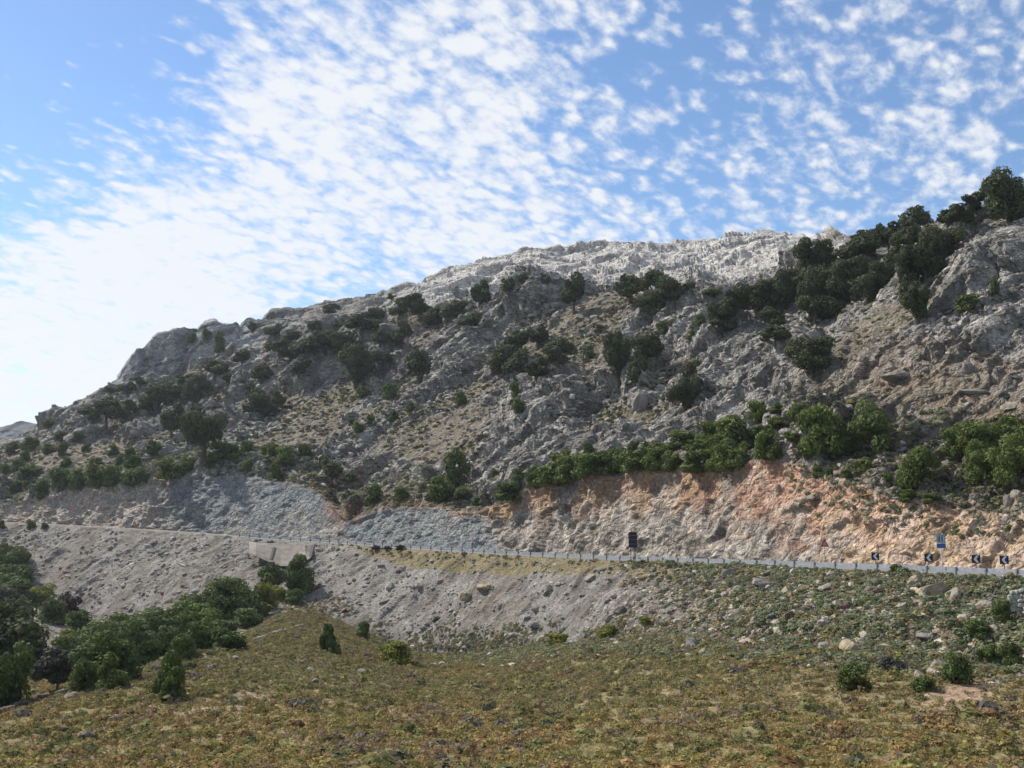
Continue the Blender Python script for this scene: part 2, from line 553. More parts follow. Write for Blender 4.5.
col = mixc(col, whitec, np.clip(white * 1.1 - .25 * sm(m1, .2, .5), 0, 1))
cliff = sm(row, BASE[12] - 2, BASE[12] + 8) * win(un, 112, 255, 10)
col = mixc(col, mixc(C(.17, .18, .20)[None] * one[:, None], C(.40, .40, .395)[None], sm(m1 + .7 * sp + 1.2 * vg * .5, -.25, .6)), cliff)  # bluish shade and darker grooves painted into the cliff, with pale streaks
# cutting
t8 = np.clip((row - BASE[8]) / (BASE[9] - BASE[8]), 0, 1)
base_cut = mixc(C(.185, .16, .135)[None] * one[:, None], C(.35, .31, .265)[None], sm(sp + .8 * m2, -.3, .4))
bl = win(un + 40 * m3 - 30 * (t8 - .5), 150, 350, 30) * (0.5 + .5 * sm(m1 + .8 * (t8 - .2), -.35, .25)) + win(un, 60, 160, 30) * sm(m1, .0, .4) * .6 + win(un + 25 * (t8 - .5), 352, 490, 10) * .9
cutc = mixc(base_cut, mixc(C(.155, .175, .19)[None] * one[:, None], C(.21, .215, .21)[None], sm(sp, -.3, .3)), np.clip(bl * .95, 0, 1))
m4 = .5 * fbm(S / 4.5, 4, 161) + .6 * fbm(P / 8, 4, 165)
org = win(un, 500, 735, 25) * sm(t8 + .9 * m4 + .5 * m1, .55, 1.10) + win(un, 455, 520, 12) * sm(t8 + .4 * m1, .75, 1)
cutc = mixc(cutc, C(.37, .22, .125)[None], np.clip(org, 0, 1) * .75)
pk = win(un + 60 * m1, 725, 1000, 40) * sm(t8 + 1.1 * m4 + .7 * m1, .10, .80)
cutc = mixc(cutc, mixc(C(.40, .215, .14)[None] * one[:, None], C(.41, .285, .205)[None], sm(sp + m2, -.1, .5)), np.clip(pk, 0, 1) * .72)
ye = sm(un + 50 * m4, 790, 860) * (1 - .3 * pk) * (1 - .5 * sm(t8, .6, 1))
cutc = mixc(cutc, mixc(C(.43, .31, .195)[None] * one[:, None], C(.38, .28, .22)[None], sm(sp + m2, -.3, .4)), np.clip(ye, 0, 1) * .85)
cutc = mixc(cutc, mixc(C(.40, .35, .30)[None] * one[:, None], C(.44, .33, .23)[None], sm(m2 + m1, .0, .5)), win(un + 30 * m3, -200, 165, 25) * .6)
red = win(un, 90, 120, 8) * sm(m1 + .5 * t8, -.1, .3)
rst = sm(fbm(P / 5, 3, 141) + .3 * sp, .22, .5) * win(un, 40, 180, 20)
cutc = mixc(cutc, C(.42, .25, .15)[None], np.clip(rst, 0, 1) * .7)
rst2 = sm(fbm(P / 6, 4, 145), .12, .45) * win(un, 500, 830, 20)
cutc = mixc(cutc, C(.40, .25, .15)[None], np.clip(rst2, 0, 1) * .35 * (.5 + .5 * sm(un, 620, 760)))
cutc *= (1 - .35 * sm(m2, .2, .6))[:, None]
col = mixc(col, cutc, cut)
# earth at the head of the cuttings
head = seg(9, 10, 4) * (1 - sm(row, BASE[9] + 8, BASE[9] + 26 + 14 * m1))
earth = np.clip(win(un, 300, 480, 25) * 1.2 + win(un, 480, 1200, 20) * .45, 0, 1) * head
col = mixc(col, C(.20, .115, .07)[None], earth * (.35 + .5 * sm(m1, -.2, .3)))
redgap = bump_at(345, 502, 20, 26, 40) * sm(row, BASE[8] - 4, BASE[8] + 4)
col = mixc(col, C(.21, .105, .06)[None], np.clip(redgap * 1.2, 0, 1) * .8 * sm(m1 + m2, -.5, .1))
right_scrub = sm(un, 760, 860) * seg(9, 11, 6)
col = mixc(col, mixc(C(.20, .165, .12)[None] * one[:, None], C(.225, .165, .12)[None], sm(m1, -.2, .3)), right_scrub * .6)
# spoil bank
gr = mixc(C(.14, .127, .112)[None] * one[:, None], C(.23, .21, .187)[None], sm(sp + .7 * m2 + .3 * gull, -.25, .45))
gr = mixc(gr, C(.29, .275, .255)[None], win(un, 300, 560, 40) * .6 * sm(m1, -.3, .3))
strk = fbm(np.stack([(un + .9 * v_) / 16, row * 0 + 2, v_ / 60], 1), 3, 241)
gr = mixc(gr, C(.30, .285, .262)[None], sm(strk, .05, .4) * .5)
gr = mixc(gr, C(.17, .14, .11)[None], sm(m3 + .5 * m1 - .6 * strk, .05, .45) * .6)
slp = mixc(C(.25, .195, .14)[None] * one[:, None], C(.33, .27, .22)[None], sm(m1 + .5 * m2, -.1, .4))
gr = mixc(gr, slp, sm(un + 40 * m1 - 1.1 * (v_ - 560), 590, 730))
embc = emb + seg(2, 4, 3)
col = mixc(col, gr, np.clip(sm(row, BASE[3] - 2, BASE[4] + 2) * (1 - sm(row, BASE[5], BASE[5] + 2)), 0, 1))
verge = win(row, BASE[5] - 16 * (.3 + sm(un, 330, 420)), BASE[6], 2) * sm(un + 30 * m1, 330, 380)
col = mixc(col, C(.21, .17, .085)[None], verge * .8)
# meadow
md = mixc(C(.19, .16, .075)[None] * one[:, None], C(.20, .165, .095)[None], sm(m1, -.2, .4))
md = mixc(md, C(.23, .18, .13)[None], sm(fbm(P / 10, 3, 151), .32, .52) * .6)
bare = bump_at(965, 695, 40, 18, -20)
md = mixc(md, C(.27, .19, .13)[None], np.clip(bare * 1.3, 0, 1))
col = mixc(col, md, np.clip(1 - sm(row, BASE[2] - 3, BASE[2] + 6), 0, 1))
col *= (1 + .28 * m2 + .18 * fine)[:, None]
col = np.clip(col, .02, .8)

# ------------------------------------------------------------------ mesh helpers
def mesh_from(name, verts, faces, k, colors=None, smooth=False):
    """faces: flat (n, k) array"""
    me = bpy.data.meshes.new(name)
    verts = np.ascontiguousarray(verts, np.float32)
    faces = np.ascontiguousarray(faces, np.int32)
    me.vertices.add(len(verts))
    me.vertices.foreach_set("co", verts.ravel())
    me.loops.add(faces.size)
    me.loops.foreach_set("vertex_index", faces.ravel())
    me.polygons.add(len(faces))
    me.polygons.foreach_set("loop_start", np.arange(0, faces.size, k, dtype=np.int32))
    me.polygons.foreach_set("loop_total", np.full(len(faces), k, np.int32))
    me.polygons.foreach_set("use_smooth", np.full(len(faces), smooth, bool))
    if colors is not None:
        a = me.color_attributes.new("tint", 'FLOAT_COLOR', 'POINT')
        c = np.ones((len(verts), 4), np.float32)
        c[:, :3] = colors
        a.data.foreach_set("color", c.ravel())
    me.update(calc_edges=True)
    return me


def link(name, me, mat=None, parent=None, loc=None):
    o = bpy.data.objects.new(name, me)
    COL.objects.link(o)
    if mat and me is not None and not me.materials:
        me.materials.append(mat)
    if parent:
        o.parent = parent
    if loc is not None:
        o.location = loc
    return o


def tag(o, label=None, cat=None, group=None, kind=None):
    if label:
        o["label"] = label
    if cat:
        o["category"] = cat
    if group:
        o["group"] = group
    if kind:
        o["kind"] = kind
    return o


def new_mat(name):
    m = bpy.data.materials.new(name)
    m.use_nodes = True
    nt = m.node_tree
    b = nt.nodes['Principled BSDF']
    return m, nt, b


def mat_ground(name, rough=0.95, scale=1.0, bump=0.5, contrast=0.5, blocks=0.0, dist=.5, stretch=.5):
    m, nt, b = new_mat(name)
    at = N(nt, 'ShaderNodeAttribute', attribute_name='tint')
    tc = N(nt, 'ShaderNodeTexCoord')
    a = noise(nt, tc.outputs['Object'], 1.4 * scale, 6, .65)
    c = noise(nt, tc.outputs['Object'], 0.35 * scale, 4, .6)
    f = maprange(nt, a, .3, .7, 1 - contrast, 1 + contrast, False)
    g = maprange(nt, c, .3, .7, .82, 1.18, False)
    f = math_node(nt, 'MULTIPLY', f, g)
    mx = N(nt, 'ShaderNodeVectorMath', operation='SCALE')
    nt.links.new(at.outputs['Color'], mx.inputs[0])
    nt.links.new(f, mx.inputs['Scale'])
    nt.links.new(mx.outputs[0], b.inputs['Base Color'])
    b.inputs['Roughness'].default_value = rough
    b.inputs['Specular IOR Level'].default_value = .15
    hsum = math_node(nt, 'MULTIPLY', a, 1.3)
    if blocks:
        wn = N(nt, 'ShaderNodeTexNoise')
        nt.links.new(tc.outputs['Object'], wn.inputs['Vector'])
        wn.inputs['Scale'].default_value = .35
        wn.inputs['Detail'].default_value = 3
        ws = N(nt, 'ShaderNodeVectorMath', operation='SCALE')
        nt.links.new(wn.outputs['Color'], ws.inputs[0])
        ws.inputs['Scale'].default_value = 4.0
        wa = N(nt, 'ShaderNodeVectorMath', operation='ADD')
        nt.links.new(tc.outputs['Object'], wa.inputs[0])
        nt.links.new(ws.outputs[0], wa.inputs[1])
        mp = N(nt, 'ShaderNodeMapping')
        nt.links.new(wa.outputs[0], mp.inputs['Vector'])
        mp.inputs['Rotation'].default_value = (0, math.radians(38), 0)
        mp.inputs['Scale'].default_value = (stretch, 1, 1.1)
        for sc_, wt in ((.30, 2.6), (.75, 1.1)):
            vo = N(nt, 'ShaderNodeTexVoronoi', feature='DISTANCE_TO_EDGE')
            nt.links.new(mp.outputs[0], vo.inputs['Vector'])
            vo.inputs['Scale'].default_value = sc_ * blocks
            ed = maprange(nt, vo.outputs['Distance'], 0.0, .16, 0, 1)
            vf = N(nt, 'ShaderNodeTexVoronoi', feature='F1')
            nt.links.new(mp.outputs[0], vf.inputs['Vector'])
            vf.inputs['Scale'].default_value = sc_ * blocks
            hsum = math_node(nt, 'ADD', hsum, math_node(nt, 'MULTIPLY', ed, wt * .35))
            sepc = N(nt, 'ShaderNodeSeparateColor')
            nt.links.new(vf.outputs['Color'], sepc.inputs[0])
            hsum = math_node(nt, 'ADD', hsum, math_node(nt, 'MULTIPLY', sepc.outputs[0], wt * .35))
    bp = N(nt, 'ShaderNodeBump')
    bp.inputs['Strength'].default_value = bump
    bp.inputs['Distance'].default_value = dist
    nt.links.new(hsum, bp.inputs['Height'])
    nt.links.new(bp.outputs[0], b.inputs['Normal'])
    return m


def mat_plain(name, colr, rough=.7, metal=0.0, var=.15, scale=3.0, spec=.3, zs=1.0):
    m, nt, b = new_mat(name)
    tc = N(nt, 'ShaderNodeTexCoord')
    mpp = N(nt, 'ShaderNodeMapping')
    nt.links.new(tc.outputs['Object'], mpp.inputs['Vector'])
    mpp.inputs['Scale'].default_value = (1, 1, zs)
    a = noise(nt, mpp.outputs[0], scale, 5, .6)
    f = maprange(nt, a, .25, .75, 1 - var, 1 + var, False)
    mx = N(nt, 'ShaderNodeVectorMath', operation='SCALE')
    mx.inputs[0].default_value = colr
    nt.links.new(f, mx.inputs['Scale'])
    nt.links.new(mx.outputs[0], b.inputs['Base Color'])
    b.inputs['Roughness'].default_value = rough
    b.inputs['Metallic'].default_value = metal
    b.inputs['Specular IOR Level'].default_value = spec
    return m


def mat_leaf(name, c0, c1, use_attr=False, trans=.25, mottle=.55):
    m, nt, b = new_mat(name)
    if use_attr:
        at = N(nt, 'ShaderNodeAttribute', attribute_name='tint')
        colr = at.outputs['Color']
    else:
        oi = N(nt, 'ShaderNodeObjectInfo')
        at = N(nt, 'ShaderNodeAttribute', attribute_name='tint')
        r = N(nt, 'ShaderNodeMix', data_type='RGBA')
        nt.links.new(oi.outputs['Random'], r.inputs['Factor'])
        r.inputs['A'].default_value = (*c0, 1)
        r.inputs['B'].default_value = (*c1, 1)
        mm = N(nt, 'ShaderNodeMix', data_type='RGBA', blend_type='MULTIPLY')
        mm.inputs['Factor'].default_value = 1
        nt.links.new(r.outputs['Result'], mm.inputs['A'])
        nt.links.new(at.outputs['Color'], mm.inputs['B'])
        colr = mm.outputs['Result']
    nt.links.new(colr, b.inputs['Base Color'])
    b.inputs['Roughness'].default_value = .75
    b.inputs['Specular IOR Level'].default_value = .12
    tr = N(nt, 'ShaderNodeBsdfTranslucent')
    nt.links.new(colr, tr.inputs['Color'])
    ms = N(nt, 'ShaderNodeMixShader')
    ms.inputs[0].default_value = trans
    nt.links.new(b.outputs[0], ms.inputs[1])
    nt.links.new(tr.outputs[0], ms.inputs[2])
    nt.links.new(ms.outputs[0], nt.nodes['Material Output'].inputs['Surface'])
    return m


M = {}
M['rock'] = mat_ground('limestone_and_earth', bump=.85, blocks=1.0, dist=1.0)
M['cut'] = mat_ground('blasted_rock', bump=.65, blocks=1.3, dist=.8, stretch=.9)
M['bank'] = mat_ground('gravel_bank', scale=1.6, bump=.8, dist=.8)
M['meadow'] = mat_ground('dry_meadow_soil', scale=1.5)
M['asphalt'] = mat_plain('asphalt', (.16, .16, .165), .9, var=.2, scale=.8)
M['paint'] = mat_plain('road_paint', (.7, .7, .68), .7, var=.15)
M['steel'] = mat_plain('galvanised_steel', (.38, .40, .43), .4, .5, .25, 2.0)
M['darksteel'] = mat_plain('weathered_post_steel', (.15, .155, .165), .6, .4, .2, 3.0)
M['trunk'] = mat_plain('bark', (.085, .07, .055), .95, var=.35, scale=2.5)
M['twig'] = mat_plain('grey_twigs', (.16, .14, .12), .95, var=.3)
M['stone'] = mat_ground('loose_stone', scale=1.5, bump=.5, contrast=.3)
M['concrete'] = mat_plain('concrete', (.20, .178, .152), .95, var=.45, scale=.6, zs=.25)
M['concrete_dark'] = mat_plain('stained_concrete', (.07, .065, .06), .9, var=.3)
M['navy'] = mat_plain('sign_navy', (.012, .016, .035), .5, var=.1)
M['signwhite'] = mat_plain('sign_white', (.55, .56, .60), .5, var=.08)
M['signblue'] = mat_plain('sign_blue', (.03, .10, .32), .5, var=.1)
M['signpale'] = mat_plain('sign_pale_blue', (.20, .29, .36), .5, var=.1)
M['signred'] = mat_plain('sign_red', (.30, .045, .035), .55, var=.15)
M['signback'] = mat_plain('sign_back', (.022, .024, .032), .6, .2, .2)
M['leaf_tree'] = mat_leaf('evergreen_leaf', (.058, .072, .034), (.085, .095, .046))
M['leaf_bush'] = mat_leaf('bush_leaf', (.085, .120, .030), (.125, .150, .045))
M['leaf_low'] = mat_leaf('shrub_leaf', (.076, .108, .034), (.112, .140, .047))
M['leaf_yellow'] = mat_leaf('yellowing_leaf', (.16, .175, .03), (.19, .20, .045))
M['leaf_grey'] = mat_leaf('grey_green_leaf', (.085, .085, .07), (.11, .11, .085))
M['leaf_brown'] = mat_leaf('withered_leaf', (.055, .042, .04), (.07, .055, .05))
M['cover'] = mat_leaf('ground_cover_leaf', None, None, True, .35)

# ------------------------------------------------------------------ setting
def terrain_piece(name, ra, rb, mat):
    nrow = rb - ra + 1
    idx = np.arange(nrow * NC).reshape(nrow, NC)
    f = np.stack([idx[:-1, :-1], idx[:-1, 1:], idx[1:, 1:], idx[1:, :-1]], -1).reshape(-1, 4)
    sl = slice(ra * NC, (rb + 1) * NC)
    me = mesh_from(name, P2[sl], f, 4, col[sl], smooth=False)
    return tag(link(name, me, mat), kind='structure')


terrain_piece('meadow', 0, BASE[3], M['meadow'])
terrain_piece('embankment', BASE[3], BASE[6], M['bank'])
terrain_piece('road', BASE[6], BASE[7], M['asphalt'])
terrain_piece('rock_cutting', BASE[7], BASE[9], M['cut'])
terrain_piece('hillside', BASE[9], BASE[12], M['rock'])
terrain_piece('mountain_ridge', BASE[12], NR - 1, M['rock'])

me = mesh_from('ground', np.array([[-9000, -9000, -75], [9000, -9000, -75], [9000, 9000, -75], [-9000, 9000, -75]]), np.array([[0, 1, 2, 3]]), 4, np.array([.12, .12, .08]))
tag(link('ground', me, M['meadow']), kind='structure')

# far hill at the left edge
hu = np.linspace(-420, 75, 220)
top = np.interp(hu, [-420, -200, -60, 0, 14, 24, 38, 50, 75], [434, 430, 428, 428, 424, 421, 424, 432, 452])
top = top + 1.2 * fbm(np.stack([hu / 9, hu * 0, hu * 0], 1), 3, 201)
hp = []
hc = []
for j, t in enumerate(np.linspace(0, 1, 40)):
    vv = 470 * (1 - t) + top * t
    dd = 1150 + 160 * t
    hp.append(np.stack([(hu - 512) / F * dd / yd(vv), dd + hu * 0, dd * kk(vv)], 1))
for dd, dz in ((1400, -20), (1700, -250)):
    q = hp[39].copy()
    q[:, 0] *= dd / 1310
    q[:, 1] = dd
    q[:, 2] += dz
    hp.append(q)
hp = np.array(hp)
hq = hp.reshape(-1, 3).astype(np.float32)
hq[:, 1] += fbm(hq / 40, 4, 205) * 22
hn = fbm(hq / 25, 4, 210)
hc = mixc(C(.17, .18, .20)[None] * np.ones((len(hq), 1)), C(.07, .09, .085)[None], sm(hn, -.05, .25))  # rock and scrub tones, with the blue of distance haze mixed in
idx = np.arange(len(hq)).reshape(hp.shape[:2])
f = np.stack([idx[:-1, :-1], idx[:-1, 1:], idx[1:, 1:], idx[1:, :-1]], -1).reshape(-1, 4)
tag(link('distant_hill', mesh_from('distant_hill', hq, f, 4, hc), M['rock']), kind='structure')

# ------------------------------------------------------------------ finding the ground
ENV = np.minimum.accumulate(PV2, axis=0)     # picture height reached so far, walking away from the camera
COLX = np.interp


def ground_at(u, v, r_from=0):
    """surface point seen at a picture position (first hit walking away)"""
    c = int(np.argmin(np.abs(U - u)))
    for _ in range(4):
        colv = PV2[r_from:, c]
        hit = np.nonzero(colv <= v)[0]
        r = (hit[0] if len(hit) else len(colv) - 1) + r_from
        c2 = int(np.clip(c + round((u - PU2[r, c]) / 1.5), 0, NC - 1)) if 70 < c < NC - 70 else c
        if c2 == c:
            break
        c = c2
    r = max(r, 1)
    a, b = G2[r - 1, c], G2[r, c]
    va, vb = PV2[r - 1, c], PV2[r, c]
    t = 0 if abs(va - vb) < 1e-6 else np.clip((va - v) / (va - vb), 0, 1)
    return a * (1 - t) + b * t, r, c


def px_size(p):
    return (p[1] * math.cos(PITCH) + p[2] * math.sin(PITCH)) / F     # metres per pixel there


# ------------------------------------------------------------------ road markings and furniture
def ribbon(name, rowpts, w, h, mat):         # flat strip along a line of points
    pts = np.array(rowpts)
    d = np.gradient(pts, axis=0)
    n = np.stack([-d[:, 1], d[:, 0], 0 * d[:, 0]], 1)
    n /= np.linalg.norm(n, axis=1, keepdims=True)
    a = pts + n * w / 2 + [0, 0, h]
    b = pts - n * w / 2 + [0, 0, h]
    v = np.concatenate([a, b])
    k = len(pts)
    f = np.stack([np.arange(k - 1), np.arange(1, k), np.arange(k + 1, 2 * k), np.arange(k, 2 * k - 1)], 1)
    return link(name, mesh_from(name, v, f, 4), mat)


near = G[BASE[6]]
far = G[BASE[7]]
sel = (U > -130) & (U < 1250)
for t in (.07, .93):
    o = ribbon('road_edge_line', (near * (1 - t) + far * t)[sel][::6], .15, .006, M['paint'])
    tag(o, kind='structure')


def box(bm, c, s, rot=None):
    m = Matrix.Translation(c) @ (rot.to_4x4() if rot else Matrix.Identity(4)) @ Matrix.Diagonal((*s, 1))
    bmesh.ops.create_cube(bm, size=1, matrix=m)


def bm_obj(name, bm, mat, parent=None, bevel=0.0):
    if bevel:
        bmesh.ops.bevel(bm, geom=bm.edges[:], offset=bevel, segments=1, affect='EDGES')
    me = bpy.data.meshes.new(name)
    bm.to_mesh(me)
    bm.free()
    return link(name, me, mat, parent)


def empty(name, loc, rz=0.0):
    o = bpy.data.objects.new(name, None)
    COL.objects.link(o)
    o.empty_display_size = .5
    o.location = tuple(loc)
    o.rotation_euler = (0, 0, rz)
    return o


def copy_tree(o, parent=None):
    c = o.copy()
    COL.objects.link(c)
    if parent:
        c.parent = parent
    for ch in [x for x in o.children]:
        copy_tree(ch, c)
    return c


# guard rail along the near shoulder
ii = np.nonzero((U > 236) & (U < 1150))[0][::-1]
line = near[ii] + np.array([0, -0.25, 0])
sl = np.concatenate([[0], np.cumsum(np.linalg.norm(np.diff(line, axis=0), axis=1))])
L = sl[-1]


def along(s):
    return np.array([np.interp(s, sl, line[:, k]) for k in range(3)])


gr_root = empty('guard_rail', along(L * .35))
tag(gr_root, 'long galvanised steel crash barrier on posts along the near edge of the road', 'guard rail')
prof = [(.00, .86), (.06, .845), (.11, .80), (.11, .75), (.00, .68), (.00, .62), (.11, .56), (.11, .51), (.06, .46), (.00, .44), (-.02, .44), (-.02, .86)]
ss = np.arange(0, L, 1.0)
pts = np.array([along(s) for s in ss])
tan = np.gradient(pts, axis=0)
tan /= np.linalg.norm(tan, axis=1, keepdims=True)
nr = np.stack([tan[:, 1], -tan[:, 0], 0 * tan[:, 0]], 1)
if nr[0, 1] > 0:
    nr = -nr                                  # towards the camera side
V = np.concatenate([pts + nr * (-x - .05) + np.array([0, 0, z - .02]) for x, z in prof])
k = len(pts)
fs = []
for j in range(len(prof)):
    a0, b0 = j * k, ((j + 1) % len(prof)) * k
    fs.append(np.stack([a0 + np.arange(k - 1), a0 + np.arange(1, k), b0 + np.arange(1, k), b0 + np.arange(k - 1)], 1))
o = link('beam', mesh_from('beam', V, np.concatenate(fs), 4), M['steel'], gr_root)
o.matrix_parent_inverse = Matrix.Translation(-gr_root.location)
pm = bmesh.new()
box(pm, (0, 0, .32), (.20, .12, 1.1))
box(pm, (0, .10, .60), (.16, .12, .30))
pme = bpy.data.meshes.new('post')
pm.to_mesh(pme)
pm.free()
for s in np.arange(3.0, L - 1, 4.0):
    p = along(s)
    o = link('post', pme, M['darksteel'], gr_root)
    t = along(min(s + .5, L)) - along(max(s - .5, 0))
    o.matrix_parent_inverse = Matrix.Translation(-gr_root.location)
    o.location = tuple(p + np.array([0, -.06, 0]))
    o.rotation_euler = (0, 0, math.atan2(-t[1], -t[0]))

# chevron boards on the outside of the bend
def chevron_board():
    r = empty('chevron_sign', (0, 0, 0))
    bm = bmesh.new()
    box(bm, (0, 0, 1.42), (.96, .03, .96))
    bm_obj('panel', bm, M['navy'], r, .004)
    bm = bmesh.new()
    vs = [(.06, .40), (.34, .40), (.04, 0), (.34, -.40), (.06, -.40), (-.26, 0)]
    vs = [(x - .02, z * 1.02) for x, z in vs]
    a = [bm.verts.new((x, -.020, 1.42 + z)) for x, z in vs]
    b = [bm.verts.new((x, -.012, 1.42 + z)) for x, z in vs]
    bm.faces.new([a[0], a[5], a[2], a[1]])
    bm.faces.new([a[5], a[4], a[3], a[2]])
    for i in range(6):
        bm.faces.new([a[i], a[(i + 1) % 6], b[(i + 1) % 6], b[i]])
    bm_obj('chevron', bm, M['signwhite'], r)
    bm = bmesh.new()
    bmesh.ops.create_cone(bm, segments=8, radius1=.05, radius2=.05, depth=1.9, cap_ends=True, matrix=Matrix.Translation((0, .07, .75)))
    bm_obj('post', bm, M['darksteel'], r)
    return r


def far_verge(u, off=1.0):
    c = int(np.argmin(np.abs(PU[BASE[7]] - u)))
    p = G[BASE[7], c].copy()
    p[1] += off
    p[2] -= .05
    return p


ch = chevron_board()
ch_lab = ['leftmost of four black and white chevron boards, nearest the triangular sign',
          'black and white chevron board just left of the blue sign pole',
          'black and white chevron board between the blue sign and the rightmost board',
          'black and white chevron board farthest right of the four on the bend']
for i, u in enumerate((878.5, 932.5, 981, 1009.5)):
    o = ch if i == 0 else copy_tree(ch)
    o.location = tuple(far_verge(u))
    o.rotation_euler = (0, 0, math.radians(-14))
    tag(o, ch_lab[i], 'road sign', 'chevron boards on the bend')

# blue two panel sign in front of the rail
c = int(np.argmin(np.abs(PU[BASE[6]] - 940.6)))
p = G[BASE[6], c] + np.array([0, -.75, -.1])
r = empty('road_sign', p, math.radians(-10))
tag(r, 'blue sign of two panels on a pale pole in front of the crash barrier', 'road sign')
s_ = px_size(p)
zt, zm, zb = 40.0 * s_, 31.5 * s_, 26.6 * s_
bm = bmesh.new()
box(bm, (0, 0, (zt + zm) / 2 + .01), (8.6 * s_, .03, zt - zm - .03))
up = bm_obj('upper_panel', bm, M['signpale'], r, .004)
bm = bmesh.new()
for x in (-.19, .07):
    box(bm, (x + .04, -.018, (zt + zm) / 2), (.10, .006, .52))
bm_obj('dark_marks', bm, M['navy'], up)
bm = bmesh.new()
box(bm, (.29, -.018, (zt + zm) / 2), (.07, .006, .50))
box(bm, (-.02, -.018, (zt + zm) / 2), (.07, .005, .50))
bm_obj('white_marks', bm, M['signwhite'], up)
bm = bmesh.new()
box(bm, (0, 0, (zm + zb) / 2), (8.6 * s_, .03, zm - zb - .02))
bm_obj('lower_panel', bm, M['signblue'], r, .004)
bm = bmesh.new()
bmesh.ops.create_cone(bm, segments=10, radius1=.05, radius2=.05, depth=zt, cap_ends=True, matrix=Matrix.Translation((0, .075, zt / 2 - .1)))
bm_obj('pole', bm, mat_plain('pale_pole', (.55, .54, .5), .6), r)

# triangular warning sign on the far verge
p = far_verge(827.5)
r = empty('warning_sign', p, math.radians(10))
tag(r, 'triangular red bordered warning sign on a thin pole against the orange cutting', 'road sign')
s_ = px_size(p)
z0 = 18.5 * s_
w = 4.7 * s_
hh = 8.4 * s_


def tri(w, z0, z1, y, th):
    bm = bmesh.new()
    A = [bm.verts.new(q) for q in ((-w, y, z0), (w, y, z0), (0, y, z1))]
    B = [bm.verts.new((q.co.x, y + th, q.co.z)) for q in A]
    bm.faces.new(A)
    bm.faces.new(B[::-1])
    for i in range(3):
        bm.faces.new([A[i], B[i], B[(i + 1) % 3], A[(i + 1) % 3]])
    return bm


bm_obj('panel', tri(w, z0, z0 + hh, -.02, .03), M['signred'], r)
bm_obj('inner_field', tri(w * .5, z0 + hh * .17, z0 + hh * .66, -.027, .006), mat_plain('faded_sign', (.30, .24, .24), .6), r)
bm = bmesh.new()
bmesh.ops.create_cone(bm, segments=8, radius1=.04, radius2=.04, depth=z0 + .5, cap_ends=True, matrix=Matrix.Translation((0, .05, z0 / 2)))
bm_obj('pole', bm, mat_plain('rusty_pole', (.25, .15, .12), .7), r)

# dark back of a panel sign on two legs
c = int(np.argmin(np.abs(PU[BASE[6]] - 632.5)))
p = G[BASE[6], c] + np.array([0, -.9, -.1])
s_ = px_size(p)
r = empty('road_sign', p, math.radians(8))
tag(r, 'tall dark back of a sign panel on two legs standing before the crash barrier', 'road sign')
bm = bmesh.new()
box(bm, (0, 0, 22.3 * s_), (8.8 * s_, .06, 15.2 * s_))
pn = bm_obj('panel', bm, M['signback'], r, .01)
bm = bmesh.new()
for zz in (18, 22.3, 26.6):
    box(bm, (0, -.05, zz * s_), (8.4 * s_, .04, .08))
bm_obj('bracing', bm, M['darksteel'], pn)
for sx in (-2.1, 2.1):
    bm = bmesh.new()
    bmesh.ops.create_cone(bm, segments=8, radius1=.07, radius2=.07, depth=16 * s_, cap_ends=True, matrix=Matrix.Translation((sx * s_, .02, 7.2 * s_)))
    bm_obj('leg', bm, M['signback'], r)

# delineator post
c = int(np.argmin(np.abs(PU[BASE[6]] - 920)))
p = G[BASE[6], c] + np.array([0, -.8, -.25])
r = empty('delineator_post', p)
tag(r, 'short white marker post with dark band at the foot of the crash barrier', 'marker post')
bm = bmesh.new()
box(bm, (0, 0, .25), (.12, .10, .62))
bm_obj('shaft', bm, M['signwhite'], r, .02)
bm = bmesh.new()
box(bm, (0, 0, .62), (.125, .105, .12))
bm_obj('band', bm, M['navy'], r)

